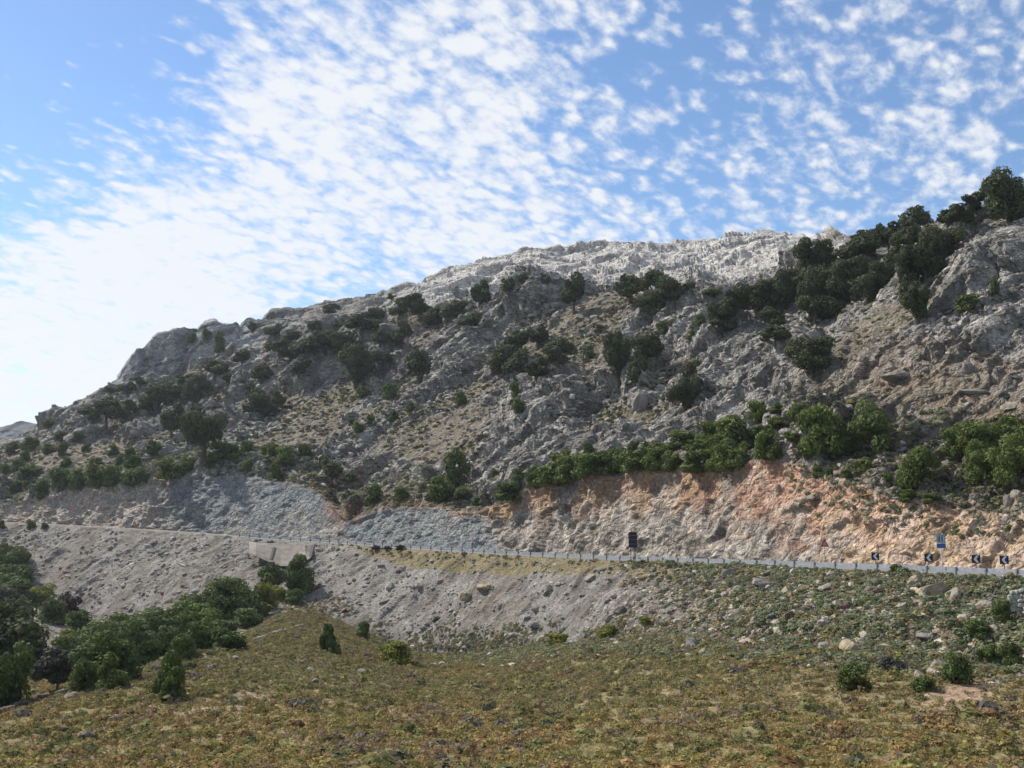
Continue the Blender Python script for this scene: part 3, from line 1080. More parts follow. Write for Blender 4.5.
# concrete revetment on the bank below the road
def revetment():
    r = empty('retaining_wall', ground_at(282, 552)[0])
    tag(r, 'pale sloping concrete retaining wall below the road with two dark buttresses', 'retaining wall')
    uu = np.linspace(249, 314, 30)
    top_v = np.interp(uu, [246, 300, 316], [541.5, 545, 546])
    bot_v = np.interp(uu, [246, 262, 280, 300, 316], [550, 559, 566, 566, 553])
    v = []
    T = np.linspace(0, 1, 8)
    gd = np.array([[ground_at(q, top_v[i] * (1 - t) + bot_v[i] * t, BASE[3])[0][1] for t in T] for i, q in enumerate(uu)])
    dm = gd.min(0)
    fit = np.polyfit(T, dm, 1)
    dl = np.polyval(fit, T)
    dl -= max(0, (dl - dm).max()) * .6 + .3
    cd_ = np.polyfit(uu, gd[:, 2], 1)
    for i, q in enumerate(uu):
        for k_, t in enumerate(T):
            vv = top_v[i] * (1 - t) + bot_v[i] * t
            d = dl[k_] + 6 * max(0, (q - 305) / 11) + 5 * max(0, (255 - q) / 9)
            v.append([(q - 512) / F * d / yd(vv), d, d * kk(vv)])
    v = np.array(v)
    fr = v - 0.0
    bk = v + np.array([0, 2.5, -.4])
    n = len(v)
    V = np.concatenate([fr, bk])
    fcs = []
    for i in range(29):
        for j in range(7):
            q = i * 8 + j
            fcs.append([q, q + 1, q + 9, q + 8])
            fcs.append([n + q, n + q + 8, n + q + 9, n + q + 1])
    for i in range(29):
        for j in (0, 7):
            q = i * 8 + j
            fcs.append([q, q + 8, n + q + 8, n + q] if j == 0 else [q, n + q, n + q + 8, q + 8])
    for j in range(7):
        fcs.append([j, n + j, n + j + 1, j + 1])
        q = 29 * 8 + j
        fcs.append([q, q + 1, n + q + 1, n + q])
    o = link('wall', mesh_from('wall', V, np.array(fcs), 4), M['concrete'], r)
    o.matrix_parent_inverse = Matrix.Translation(-r.location)
    for (ua, va, ub, vb, w) in ((274, 547, 270.5, 559, 2.4), (313, 545.5, 310, 557, 2.6)):
        bm = bmesh.new()
        cs = []
        for (q, vv) in ((ua, va), (ub, vb)):
            i = int(np.argmin(np.abs(uu - q)))
            t = (vv - top_v[i]) / (bot_v[i] - top_v[i])
            d = np.interp(t, T, dl) - .5
            for dq in (-w / 2, w / 2):
                for dd in (0, 1.2):
                    cs.append(bm.verts.new(((q + dq - 512) / F * (d + dd) / yd(vv), d + dd, d * kk(vv))))
        a0, a1, b0, b1, c0, c1, d0, d1 = cs
        for fc in ([a0, c0, d0, b0], [a1, b1, d1, c1], [a0, a1, c1, c0], [b0, d0, d1, b1], [a0, b0, b1, a1], [c0, c1, d1, d0]):
            bm.faces.new(fc)
        o = bm_obj('buttress', bm, M['concrete_dark'], r)
        o.matrix_parent_inverse = Matrix.Translation(-r.location)


revetment()

# ------------------------------------------------------------------ plants
def rand_dirs(n, rg):
    d = rg.normal(size=(n, 3))
    return d / np.linalg.norm(d, axis=1, keepdims=True)


def leaf_quads(pos, nrm, size, rg, aspect=.62):
    n = len(pos)
    a = np.cross(nrm, rand_dirs(n, rg))
    a /= np.linalg.norm(a, axis=1, keepdims=True) + 1e-9
    b = np.cross(nrm, a)
    s = size[:, None]
    v = np.stack([pos - a * s, pos - b * s * aspect, pos + a * s, pos + b * s * aspect], 1).reshape(-1, 3)
    f = np.arange(n * 4).reshape(n, 4)
    return v, f


def crown_mesh(name, seed, nleaf, leaf, kind, mat):
    """leafy crown in a unit box: x, y in -.5 .. .5, z in 0 .. 1"""
    rg = np.random.default_rng(seed)
    lob = []
    ax = np.array([1, 1, 1.]) * rg.uniform(.75, 1.3, 3) if kind == 'tree' else np.ones(3)
    lean = rg.uniform(-.12, .12, 2)
    nl = {'tree': int(rg.integers(13, 24)), 'bush': 24, 'cone': 18, 'open': 20}[kind]
    for i in range(nl):
        d = rand_dirs(1, rg)[0]
        if kind == 'cone':
            z = rg.uniform(.12, .85)
            rr = .34 * (1 - z) + .06
            a = rg.uniform(0, 6.28)
            c_ = np.array([rr * math.cos(a) * rg.uniform(.4, 1), rr * math.sin(a) * rg.uniform(.4, 1), z])
            rad = rg.uniform(.12, .18) * (1.25 - .6 * z)
            rad = np.array([rad, rad, rad * 1.2])
        else:
            c_ = d * np.array([.30, .30, .31]) * ax * rg.uniform(.45, 1.2) + np.array([lean[0] * d[2], lean[1] * d[2], 0]) + np.array([0, 0, .52 if kind != 'bush' else .48])
            q = rg.uniform(.10, .21) if kind != 'open' else rg.uniform(.09, .17)
            rad = np.array([q, q, q * rg.uniform(.75, 1.0)])
            if kind == 'bush':
                c_[2] = max(c_[2], .16)
        lob.append((c_, rad, rg.uniform(.72, 1.28)))
    if kind == 'bush':
        for a in rg.uniform(0, 6.28, 5):
            lob.append((np.array([.27 * math.cos(a), .27 * math.sin(a), .17]), np.array([.2, .2, .19]), rg.uniform(.75, 1.2)))
    w = np.array([l[1][0] ** 2 for l in lob])
    pick = rg.choice(len(lob), nleaf, p=w / w.sum())
    cen = np.array([l[0] for l in lob])[pick]
    rad = np.array([l[1] for l in lob])[pick]
    br = np.array([l[2] for l in lob])[pick]
    d = rand_dirs(nleaf, rg)
    rr = rg.uniform(.55, 1.0, nleaf) ** .6 * rg.choice([1.0, 1.18], nleaf, p=[.9, .1])
    pos = cen + d * rad * rr[:, None]
    nrm = d + .65 * rand_dirs(nleaf, rg)
    nrm /= np.linalg.norm(nrm, axis=1, keepdims=True)
    size = leaf * rg.uniform(.6, 1.35, nleaf)
    v, f = leaf_quads(pos, nrm, size, rg)
    v[:, 2] = np.maximum(v[:, 2], .01)
    v[:, :2] *= .5 / np.percentile(np.abs(v[:, :2]), 99.5)
    v[:, 2] *= 1.0 / np.percentile(v[:, 2], 99.8)
    t = br * rg.uniform(.75, 1.25, nleaf)
    hue = rg.uniform(-.12, .12, nleaf)
    colr = np.stack([t * (1 + hue), t, t * (1 - hue)], 1).repeat(4, 0)
    me = mesh_from(name, v, f, 4, colr)
    me.materials.append(mat)
    return me


def trunk_mesh(name, seed, limbs, mat, r=.05):
    """unit trunk: base at 0, reaching into the crown at z about .6"""
    rg = random.Random(seed)
    bm = bmesh.new()

    def tube(pts, rads, n=6):
        rings = []
        for p, rd in zip(pts, rads):
            rings.append([bm.verts.new((p[0] + rd * math.cos(6.283 * k / n), p[1] + rd * math.sin(6.283 * k / n), p[2])) for k in range(n)])
        for a, b in zip(rings, rings[1:]):
            for k in range(n):
                bm.faces.new([a[k], a[(k + 1) % n], b[(k + 1) % n], b[k]])
        bm.faces.new(rings[-1])
    fork = rg.uniform(.22, .32)
    lx, ly = rg.uniform(-.05, .05), rg.uniform(-.05, .05)
    tube([(0, 0, -.06), (0, 0, .02), (lx * .6, ly * .6, fork * .6), (lx, ly, fork)], [r * 1.5, r * 1.15, r * .95, r * .85])
    for i in range(limbs):
        a = 6.283 * i / limbs + rg.uniform(-.5, .5)
        e = rg.uniform(.14, .28)
        z = rg.uniform(.5, .72)
        tube([(lx, ly, fork * .9), (lx + e * .5 * math.cos(a), ly + e * .5 * math.sin(a), (fork + z) / 2), (lx + e * math.cos(a), ly + e * math.sin(a), z)], [r * .62, r * .42, r * .18], 5)
    me = bpy.data.meshes.new(name)
    bm.to_mesh(me)
    bm.free()
    me.materials.append(mat)
    return me


CROWNS = {}


def crowns(kind, leafmat, big=False):
    key = (kind, leafmat, big)
    if key not in CROWNS:
        n = 7 if not big else 4
        CROWNS[key] = [crown_mesh('crown', hash((kind, big)) % 1 + 31 * i + len(CROWNS) * 7 + 1, 7000 if big else 3000,
                                  .028 if big else .043, kind, M[leafmat]) for i in range(n)]
    return CROWNS[key]


TRUNKS = [trunk_mesh('trunk', i, 3 + i % 2, M['trunk']) for i in range(4)]
STEMS = [trunk_mesh('stem', 20 + i, 4, M['twig'], .03) for i in range(2)]
ORD = ['leftmost', 'second from left', 'third from left', 'fourth from left', 'fifth from left', 'sixth from left', 'seventh from left', 'eighth from left',
       'ninth from left', 'tenth from left', 'eleventh from left', 'twelfth from left', 'thirteenth from left', 'fourteenth from left', 'fifteenth from left',
       'sixteenth from left', 'seventeenth from left', 'eighteenth from left', 'nineteenth from left', 'twentieth from left', 'twenty-first from left',
       'twenty-second from left', 'twenty-third from left', 'twenty-fourth from left', 'twenty-fifth from left']
_cnt = [0]


def uneven(items, seed):
    rg = random.Random(seed)
    return [(u + rg.uniform(-3, 3), v, w * rg.uniform(.7, 1.25), h * rg.uniform(.62, 1.08)) + tuple(r) for u, v, w, h, *r in items]


def plant(u, v, w, h, kind, leafmat, name, label, cat, group=None, r_from=0):
    p, rr, cc_ = ground_at(u, v, r_from)
    s = px_size(p)
    _cnt[0] += 1
    i = _cnt[0]
    hv = random.Random(i * 7 + 3)
    W, H = w * s * hv.uniform(.92, 1.1), h * s * hv.uniform(.86, 1.12)
    if name == 'tree':
        W *= 1.24
        H *= 1.04
    big = w * h > 1100
    o = empty(name, p - np.array([0, 0, .06 * H]), (i * 2.399) % 6.28)
    ms = crowns(kind, leafmat, big)
    if name == 'tree':
        c0 = .05
        t = link('trunk', TRUNKS[i % 4], None, o)
        t.scale = (min(W, H * 1.1), min(W, H * 1.1), H)
        cr = link('crown', ms[i % len(ms)], None, o)
        cr.scale = (W, W, H * (1.06 - c0))
        cr.location = (0, 0, c0 * H)
    else:
        if w * h > 250:
            t = link('stem', STEMS[i % 2], None, o)
            t.scale = (W, W, H)
        cr = link('foliage', ms[i % len(ms)], None, o)
        cr.scale = (W, W, H * 1.06)
    tag(o, label, cat, group)
    return o


def cluster(items, phrase, group, kind='tree', leafmat='leaf_tree', name='tree', cat='tree', word='dark evergreen tree', r_from=0, names=None):
    """items: (u, v_base, w, h[, overrides]); labels say size and place within the cluster"""
    items = sorted(items, key=lambda q: q[0])
    areas = sorted(q[2] * q[3] for q in items)
    for i, q in enumerate(items):
        ov = q[4] if len(q) > 4 else {}
        a = q[2] * q[3]
        sz = 'large' if a >= areas[int(len(areas) * .75)] else ('small' if a <= areas[int(len(areas) * .25)] else 'medium')
        if len(items) == 1:
            lab = f"{word} {phrase}"
        else:
            pos = ORD[i] if i < len(items) - 1 else 'rightmost'
            lab = f"{sz} {ov.get('word', word)}, {pos} {phrase}"
            if len(lab.split()) > 16:
                lab = f"{ov.get('word', word)}, {pos} {phrase}"
            if len(lab.split()) > 16:
                print('LONG', lab)
        plant(q[0], q[1], q[2], q[3], ov.get('kind', kind), ov.get('leaf', leafmat), name, ov.get('label', lab), cat, group, ov.get('r', r_from))


HR = BASE[9]
# right skyline and the dense belt below it
cluster([(1008, 222, 46, 46, {'kind': 'bush'}), (993, 205, 18, 28), (976, 213, 22, 20), (960, 226, 20, 22), (947, 228, 28, 22), (914, 242, 26, 32), (890, 252, 24, 26), (868, 250, 32, 22)],
        'along the right skyline', 'trees along the right skyline', r_from=HR)
cluster([(943, 268, 42, 46), (908, 256, 30, 28), (866, 270, 38, 28), (925, 286, 28, 36), (910, 293, 34, 40), (885, 292, 32, 38), (812, 285, 38, 44), (783, 300, 36, 30),
         (850, 300, 36, 40), (872, 302, 32, 40), (830, 306, 36, 42), (814, 326, 40, 42), (780, 314, 36, 38), (758, 312, 36, 32), (772, 328, 24, 24), (736, 316, 30, 30),
         (722, 325, 28, 24), (726, 332, 30, 16), (776, 346, 28, 24)],
        'of the dense tree belt at right', 'dense tree belt below the right skyline', r_from=HR)
cluster([(812, 373, 40, 38), (918, 324, 34, 46)], 'of two trees standing alone below the dense belt', 'lone trees on the right slope', r_from=HR)
cluster([(994, 294, 9, 20), (970, 311, 28, 18)], 'of two on the right rock face', 'shrubs on the right rock face', 'bush', 'leaf_low', 'bush', 'bush', 'dark green shrub', HR)
# upper middle
cluster([(574, 312, 24, 36), (630, 303, 28, 26), (655, 298, 26, 28), (673, 306, 36, 30), (652, 321, 28, 28)], 'of five below the white summit', 'trees below the white summit', r_from=HR)
cluster([(618, 384, 30, 52), (645, 364, 34, 34), (638, 383, 22, 30)], 'of the tall clump on the middle slope', 'clump of trees on the middle slope', r_from=HR)
cluster([(558, 364, 27, 28), (538, 347, 20, 20), (512, 357, 28, 28), (503, 376, 24, 34), (518, 380, 24, 28), (536, 381, 24, 24)], 'right of the long rock rib', 'trees right of the long rock rib', r_from=HR)
cluster([(685, 412, 32, 54)], 'with a soft rounded crown standing above the green bush belt', None, r_from=HR)
cluster([(588, 359, 14, 14), (695, 373, 16, 14), (700, 326, 12, 12), (692, 339, 12, 10), (664, 334, 16, 14), (711, 295, 20, 7), (600, 331, 9, 7), (515, 397, 12, 16), (518, 413, 14, 14)],
        'between the trees of the middle slope', 'low shrubs on the middle slope', 'bush', 'leaf_low', 'bush', 'bush', 'dark green shrub', HR)
cluster([(523, 285, 10, 11), (545, 285, 10, 10), (508, 296, 15, 17), (479, 308, 20, 32), (452, 321, 24, 24), (436, 327, 24, 22), (420, 321, 34, 26), (402, 345, 22, 28), (398, 319, 15, 14), (392, 301, 7, 9), (376, 321, 20, 16), (471, 329, 22, 18)],
        'below the pale central ridge', 'trees on the upper slope below the pale ridge', r_from=HR)
cluster([(356, 388, 37, 44), (346, 364, 30, 26), (421, 383, 30, 31), (382, 367, 17, 16), (380, 346, 15, 14), (362, 336, 26, 20)], 'on the grey outcrop left of centre', 'trees on the grey outcrop', r_from=HR)
cluster([(326, 355, 28, 23), (308, 359, 28, 23), (288, 363, 34, 25), (299, 377, 18, 21), (340, 331, 16, 14), (331, 313, 14, 10), (314, 333, 12, 14), (273, 339, 16, 16), (292, 343, 17, 11), (252, 332, 9, 9), (242, 366, 18, 15), (253, 396, 13, 13), (262, 384, 20, 23), (263, 421, 30, 35), (276, 413, 15, 20)],
        'on the left slope below the ridge', 'trees on the left slope below the ridge', r_from=HR)
cluster([(461, 404, 13, 14), (411, 413, 10, 13), (393, 421, 10, 11), (370, 423, 8, 8), (352, 425, 10, 8), (358, 433, 12, 11), (391, 399, 18, 17), (361, 397, 15, 11)],
        'scattered low on the middle slope', 'low shrubs scattered on the middle slope', 'bush', 'leaf_low', 'bush', 'bush', 'small green shrub', HR)
# left shoulder
cluster([(126, 395, 16, 14), (110, 394, 14, 8), (155, 416, 26, 34), (172, 401, 20, 18), (197, 403, 25, 28), (214, 381, 28, 17), (141, 386, 15, 10), (106, 426, 29, 27), (127, 419, 19, 19), (172, 437, 24, 32), (90, 423, 20, 14), (185, 390, 20, 14), (160, 392, 18, 10), (228, 385, 14, 10)],
        'of the grove below the bluish cliff', 'trees below the bluish cliff', r_from=HR)
cluster([(203, 456, 44, 45)], 'with a wide round crown standing alone on the left slope', None, r_from=HR)
cluster([(220, 352, 12, 22), (192, 343, 12, 10), (207, 340, 10, 12)], 'of three shrubs clinging to the bluish cliff', 'shrubs on the bluish cliff', 'bush', 'leaf_low', 'bush', 'bush', 'dark shrub', HR)
cluster([(50, 426, 15, 10), (30, 451, 20, 14), (63, 456, 10, 14), (48, 453, 13, 10), (25, 461, 11, 12), (4, 475, 11, 12), (18, 471, 15, 12), (32, 476, 24, 12), (66, 467, 10, 10), (60, 440, 14, 10), (78, 442, 12, 10), (12, 452, 14, 12), (86, 452, 10, 10)],
        'on the slope at the far left edge', 'bushes at the far left edge of the slope', 'bush', 'leaf_low', 'bush', 'bush', 'dark green bush', HR)
cluster([(60, 487, 27, 21), (78, 488, 21, 23), (97, 487, 23, 23), (113, 488, 20, 19), (130, 486, 17, 17), (143, 485, 21, 19), (95, 467, 17, 11), (134, 469, 17, 13), (41, 498, 15, 20), (16, 491, 12, 12), (26, 489, 9, 8), (152, 454, 15, 15), (113, 455, 11, 12), (129, 461, 13, 14), (119, 465, 9, 10)],
        'above the left road cut', 'bushes above the left road cut', 'bush', 'leaf_low', 'bush', 'bush', 'green bush', HR)
cluster([(172, 478, 29, 19), (186, 470, 21, 15), (210, 467, 13, 9), (224, 459, 33, 19), (246, 453, 13, 14), (235, 463, 11, 10), (246, 471, 13, 11), (265, 455, 11, 13), (272, 457, 13, 15), (284, 464, 21, 19), (304, 456, 15, 14), (275, 479, 17, 15)],
        'above the blue-grey cut', 'bushes above the blue-grey cut', 'bush', 'leaf_bush', 'bush', 'bush', 'green bush', HR)
cluster([(335, 476, 21, 15), (327, 468, 11, 9), (350, 481, 10, 10), (374, 502, 19, 17), (400, 500, 15, 14), (449, 461, 11, 9), (495, 477, 9, 10), (477, 506, 10, 9)],
        'around the red earth patch', 'lone bushes above the red earth patch', 'bush', 'leaf_low', 'bush', 'bush', 'round green bush', HR)
cluster([(454, 486, 30, 36), (440, 501, 28, 25), (462, 499, 17, 14)], 'of the tall clump above the cut', 'tall bush clump above the cut', 'bush', 'leaf_low', 'bush', 'bush', 'dark green bush', HR)
# hedge belt along the head of the orange cut
cluster(uneven([(515, 501, 35, 27), (518, 479, 20, 16), (540, 480, 18, 19), (552, 491, 30, 27), (566, 489, 28, 31), (563, 467, 22, 17), (584, 481, 28, 28), (598, 475, 30, 27), (590, 454, 16, 13), (620, 472, 26, 24), (638, 473, 32, 29), (655, 470, 28, 24), (612, 458, 22, 16), (575, 470, 24, 18), (533, 487, 22, 18), (652, 456, 24, 16)], 3),
        'in the left green belt above the cut', 'green bush belt over the orange cut, left half', 'bush', 'leaf_bush', 'bush', 'bush', 'olive green bush', HR)
cluster(uneven([(634, 452, 18, 14), (676, 471, 32, 27), (682, 447, 30, 20), (700, 476, 36, 31), (710, 442, 36, 26), (722, 476, 34, 30), (738, 469, 32, 31), (732, 448, 32, 24), (756, 421, 30, 22), (754, 446, 36, 28), (765, 458, 32, 28), (772, 459, 22, 20), (795, 421, 20, 17), (790, 442, 18, 13), (775, 413, 16, 14), (765, 436, 26, 20), (700, 452, 26, 18), (715, 456, 30, 24), (742, 434, 24, 18), (668, 456, 26, 18), (780, 428, 22, 16)], 4),
        'in the right green belt above the cut', 'green bush belt over the orange cut, right half', 'bush', 'leaf_bush', 'bush', 'bush', 'olive green bush', HR)
cluster([(824, 453, 48, 52, {'leaf': 'leaf_bush', 'word': 'bright green tree'}), (878, 452, 48, 46), (856, 451, 24, 22), (840, 453, 28, 22), (808, 453, 24, 16)],
        'of the big clump above the pink cut', 'big tree clump above the pink cut', 'bush', 'leaf_low', 'bush', 'bush', 'dark green bushy tree', HR)
cluster([(917, 486, 40, 44)], 'standing alone right of the big clump, above the cut', None, 'bush', 'leaf_bush', 'bush', 'bush', 'round green bush', HR)
cluster([(863, 473, 22, 16), (818, 493, 12, 10), (832, 497, 9, 9), (908, 511, 16, 13), (934, 514, 19, 9), (888, 480, 12, 8), (848, 478, 12, 8)],
        'low above the pink and yellow cut', 'low shrubs above the pink and yellow cut', 'bush', 'leaf_bush', 'bush', 'bush', 'green shrub', HR)
cluster([(978, 452, 45, 31), (955, 457, 25, 29), (981, 477, 30, 38), (986, 484, 38, 42), (1012, 482, 36, 48), (1014, 442, 32, 28), (1005, 430, 30, 14), (1036, 470, 40, 40)],
        'in the green thicket at right', 'green thicket at the right edge', 'bush', 'leaf_bush', 'bush', 'bush', 'green bush', HR)
cluster([(31, 529, 10, 9), (45, 529, 7, 6), (2, 528, 8, 9)], 'of three shrubs at the far left end of the road', 'shrubs at the far left end of the road', 'bush', 'leaf_low', 'bush', 'bush', 'dark shrub')
cluster([(894.5, 574, 15, 11)], 'growing in front of the crash barrier near the chevron boards', None, 'bush', 'leaf_low', 'bush', 'bush', 'grey green shrub')
cluster([(376, 549.5, 9, 4), (387.5, 549.5, 9, 3.5), (400, 550, 10, 6)], 'at the foot of the crash barrier', 'dark shrubs at the foot of the crash barrier', 'bush', 'leaf_brown', 'bush', 'bush', 'dark brown shrub')

# gully at lower left: far side first
E4 = BASE[3] + 2
cluster([(8, 572, 40, 30), (14, 590, 38, 26), (18, 602, 38, 26), (40, 606, 30, 22, {'leaf': 'leaf_yellow', 'word': 'olive bush'}), (69, 619, 22, 28, {'leaf': 'leaf_brown', 'word': 'withered brown bush'}), (54, 624, 30, 28), (78, 634, 28, 22), (4, 622, 44, 42, {'leaf': 'leaf_grey', 'word': 'grey green bush'})],
        'at the foot of the gravel bank at left', 'bushes at the foot of the left gravel bank', 'bush', 'leaf_low', 'bush', 'bush', 'dark green bush', E4)
cluster([(105, 652, 64, 38), (130, 642, 62, 32), (160, 640, 50, 30), (190, 646, 58, 44, {'leaf': 'leaf_bush', 'word': 'bright green bush'}), (228, 620, 58, 42), (250, 612, 30, 30), (150, 632, 50, 24), (205, 618, 44, 30)],
        'of the thicket filling the gully', 'thicket filling the gully', 'bush', 'leaf_low', 'bush', 'bush', 'dark green bush', E4)
cluster([(266, 609, 25, 26, {'leaf': 'leaf_yellow', 'word': 'yellow green bush'}), (280, 601, 20, 16, {'leaf': 'leaf_yellow', 'word': 'yellow green bush'}), (270, 594, 32, 32), (298.5, 592, 33, 37, {'kind': 'cone', 'word': 'dense dark green bush'}), (293, 606, 22, 17)],
        'below the retaining wall', 'bushes below the retaining wall', 'bush', 'leaf_low', 'bush', 'bush', 'dark green bush')
cluster([(14, 678, 76, 72), (8, 709, 40, 56, {'leaf': 'leaf_low'})], 'of the two biggest trees at the lower left edge', 'big trees at the lower left edge', 'bush', 'leaf_tree', 'tree', 'tree', 'very dark tree')
cluster([(66, 648, 20, 20, {'leaf': 'leaf_yellow', 'word': 'yellow green bush'}), (56, 693, 48, 42, {'leaf': 'leaf_grey', 'word': 'grey twiggy bush', 'kind': 'open'}), (105, 683, 62, 46), (135, 670, 48, 46), (84, 692, 32, 32), (75, 670, 50, 40), (158, 662, 40, 40)],
        'at the near side of the gully', 'bushes on the near side of the gully', 'bush', 'leaf_low', 'bush', 'bush', 'dark green bush')
cluster([(110, 691, 30, 34), (170, 693, 34, 48), (173, 699, 26, 30)], 'of three pointed bushes at the meadow edge', 'pointed bushes at the meadow edge', 'cone', 'leaf_bush', 'bush', 'bush', 'pointed green bush')
cluster([(200, 652, 32, 30), (229, 651, 38, 26), (224, 640, 34, 22), (248, 627, 30, 18), (182, 660, 26, 24), (262, 616, 24, 14)],
        'along the upper meadow edge', 'bushes along the upper meadow edge', 'bush', 'leaf_low', 'bush', 'bush', 'olive green bush')
cluster([(328, 653, 19, 26, {'kind': 'cone'}), (363, 640, 18, 21)], 'of two between meadow and gravel', 'lone bushes between meadow and gravel', 'bush', 'leaf_low', 'bush', 'bush', 'dark green bush')
cluster([(397, 662, 42, 20), (558, 644, 30, 11), (609, 637, 20, 13), (645, 626, 14, 9)], 'at the foot of the gravel', 'low bright bushes at the foot of the gravel', 'bush', 'leaf_yellow', 'bush', 'bush', 'yellow green low bush')
cluster([(855, 690, 34, 28), (978, 637, 28, 20), (1003, 620, 20, 20), (958, 683, 26, 28), (893, 674, 28, 17, {'leaf': 'leaf_grey', 'word': 'grey green bush'}), (985, 662, 26, 20), (1012, 665, 26, 24), (925, 690, 24, 16)],
        'among the boulders at lower right', 'bushes among boulders at lower right', 'bush', 'leaf_low', 'bush', 'bush', 'olive green bush')

# ------------------------------------------------------------------ boulders
def boulder_mesh(seed, flat):
    rg = np.random.default_rng(seed)
    bm = bmesh.new()
    bmesh.ops.create_icosphere(bm, subdivisions=3, radius=1)
    v = np.array([x.co for x in bm.verts])
    pl = rand_dirs(11, rg)
    off = rg.uniform(.40, .80, 11)
    for n, o_ in zip(pl, off):
        d = v @ n
        v -= np.maximum(d - o_, 0)[:, None] * n * .92
    v *= (1 + .12 * fbm(v * 2.2, 3, seed))[:, None]
    v *= 1.2
    v[:, 2] *= flat
    for x, q in zip(bm.verts, v):
        x.co = q
    me = bpy.data.meshes.new('boulder')
    bm.to_mesh(me)
    bm.free()
    a = me.color_attributes.new("tint", 'FLOAT_COLOR', 'POINT')
    t = .85 + .3 * fbm(v * 2, 3, seed + 9)
    c = np.ones((len(v), 4), np.float32)
    c[:, :3] = t[:, None]
    a.data.foreach_set("color", c.ravel())
    return me


def boulder_mat(name, c):
    m = mat_ground(name, scale=1.3, bump=.6, contrast=.3)
    nt = m.node_tree
    b = nt.nodes['Principled BSDF']
    src = b.inputs['Base Color'].links[0].from_socket
    mx = N(nt, 'ShaderNodeMix', data_type='RGBA', blend_type='MULTIPLY')
    mx.inputs['Factor'].default_value = 1
    nt.links.new(src, mx.inputs['A'])
    mx.inputs['B'].default_value = (*c, 1)
    nt.links.new(mx.outputs['Result'], b.inputs['Base Color'])
    return m


BM = {'pale': boulder_mat('pale_boulder', (.31, .27, .22)), 'grey': boulder_mat('grey_boulder', (.23, .212, .19)), 'tan': boulder_mat('tan_boulder', (.36, .29, .20)), 'red': boulder_mat('reddish_boulder', (.20, .125, .10))}
BMESH = {}
for cname in BM:
    BMESH[cname] = []
    for i in range(4):
        me = boulder_mesh(300 + i, .75)
        me.materials.append(BM[cname])
        BMESH[cname].append(me)


def boulders(items, phrase, group):
    items = sorted(items, key=lambda q: q[0])
    for i, (u, v, w, h, cn) in enumerate(items):
        p, _, _ = ground_at(u, v)
        s = px_size(p)
        o = link('boulder', BMESH[cn][(i * 3 + int(u)) % 4])
        o.location = tuple(p + np.array([0, .2 * w * s, h * s * .16]))
        o.scale = (w * s * .62, w * s * .55, h * s * .8)
        o.rotation_euler = (random.uniform(-.2, .2), random.uniform(-.25, .1), random.uniform(0, 6.28))
        word = {'pale': 'pale', 'grey': 'grey', 'tan': 'sandy', 'red': 'reddish'}[cn]
        pos = ORD[i] if i < len(items) - 1 else 'rightmost'
        tag(o, f"{word} {'slab' if w > 1.6 * h else 'boulder'}, {pos} {phrase}", 'boulder', group)


boulders([(692, 648, 19, 14, 'grey'), (789, 619, 13, 11, 'red'), (700, 594, 9, 8, 'pale'), (766, 586, 20, 10, 'grey'), (852, 652, 17, 15, 'tan'), (939, 671, 15, 14, 'pale'), (938, 594, 30, 15, 'tan'), (956, 596, 18, 10, 'pale'), (925, 599, 14, 8, 'pale'), (918, 586, 22, 14, 'tan'),
          (830, 590, 18, 9, 'pale'), (920, 680, 14, 12, 'pale'), (928, 640, 15, 9, 'grey'), (985, 608, 14, 10, 'pale'), (995, 632, 10, 9, 'pale'), (828, 648, 14, 8, 'grey'), (845, 609, 12, 7, 'red'), (735, 576, 18, 9, 'grey'), (706, 655, 12, 9, 'tan')],
         'on the scrubby slope below the road', 'boulders on the scrubby slope below the road')
boulders([(484, 590, 12, 8, 'tan'), (465, 599, 15, 10, 'tan'), (437, 620, 12, 7, 'grey'), (537, 627, 13, 8, 'grey'), (537, 611, 10, 6, 'pale'), (516, 636, 12, 5, 'pale'), (622, 613, 15, 9, 'grey'), (612, 618, 10, 5, 'pale'), (655, 610, 10, 6, 'pale'),
          (392, 589, 9, 6, 'grey'), (548, 592, 10, 10, 'pale'), (420, 588, 8, 5, 'pale'), (440, 582, 9, 4, 'tan'), (586, 637, 9, 6, 'grey'), (592, 580, 10, 7, 'pale')],
         'lying on the gravel bank', 'stones lying on the gravel bank')
boulders([(271, 573, 28, 14, 'grey')], 'grey rounded', None) if False else None
p, _, _ = ground_at(270, 577)
s = px_size(p)
o = link('boulder', BMESH['grey'][1])
o.location = tuple(p + np.array([0, 1.0, .8]))
o.scale = (14 * s, 12 * s, 9 * s)
tag(o, 'smooth grey rounded rock at the foot of the retaining wall, behind bushes', 'boulder')
boulders([(640, 406, 12, 22, 'grey'), (814, 500, 10, 6, 'pale'), (920, 514, 9, 6, 'pale'), (975, 393, 20, 7, 'grey'), (1012, 408, 15, 10, 'pale'), (1000, 396, 11, 9, 'grey'), (968, 370, 10, 12, 'grey'), (900, 380, 22, 10, 'grey'), (1016, 500, 8, 14, 'pale'), (1008, 505, 7, 13, 'pale')],
         'of the large rocks up the hillside', 'large rocks on the hillside')
boulders([(236, 660, 10, 5, 'pale'), (213, 668, 10, 5, 'pale'), (315, 685, 12, 8, 'grey'), (361, 674, 8, 7, 'pale'), (352, 687, 7, 6, 'pale'), (66, 700, 9, 9, 'pale'), (73, 698, 7, 8, 'pale'), (302, 664, 8, 5, 'pale'), (922, 700, 7, 3, 'pale'), (310, 672, 9, 6, 'pale'), (320, 665, 9, 4, 'grey')],
         'lying in the meadow', 'pale stones in the meadow')

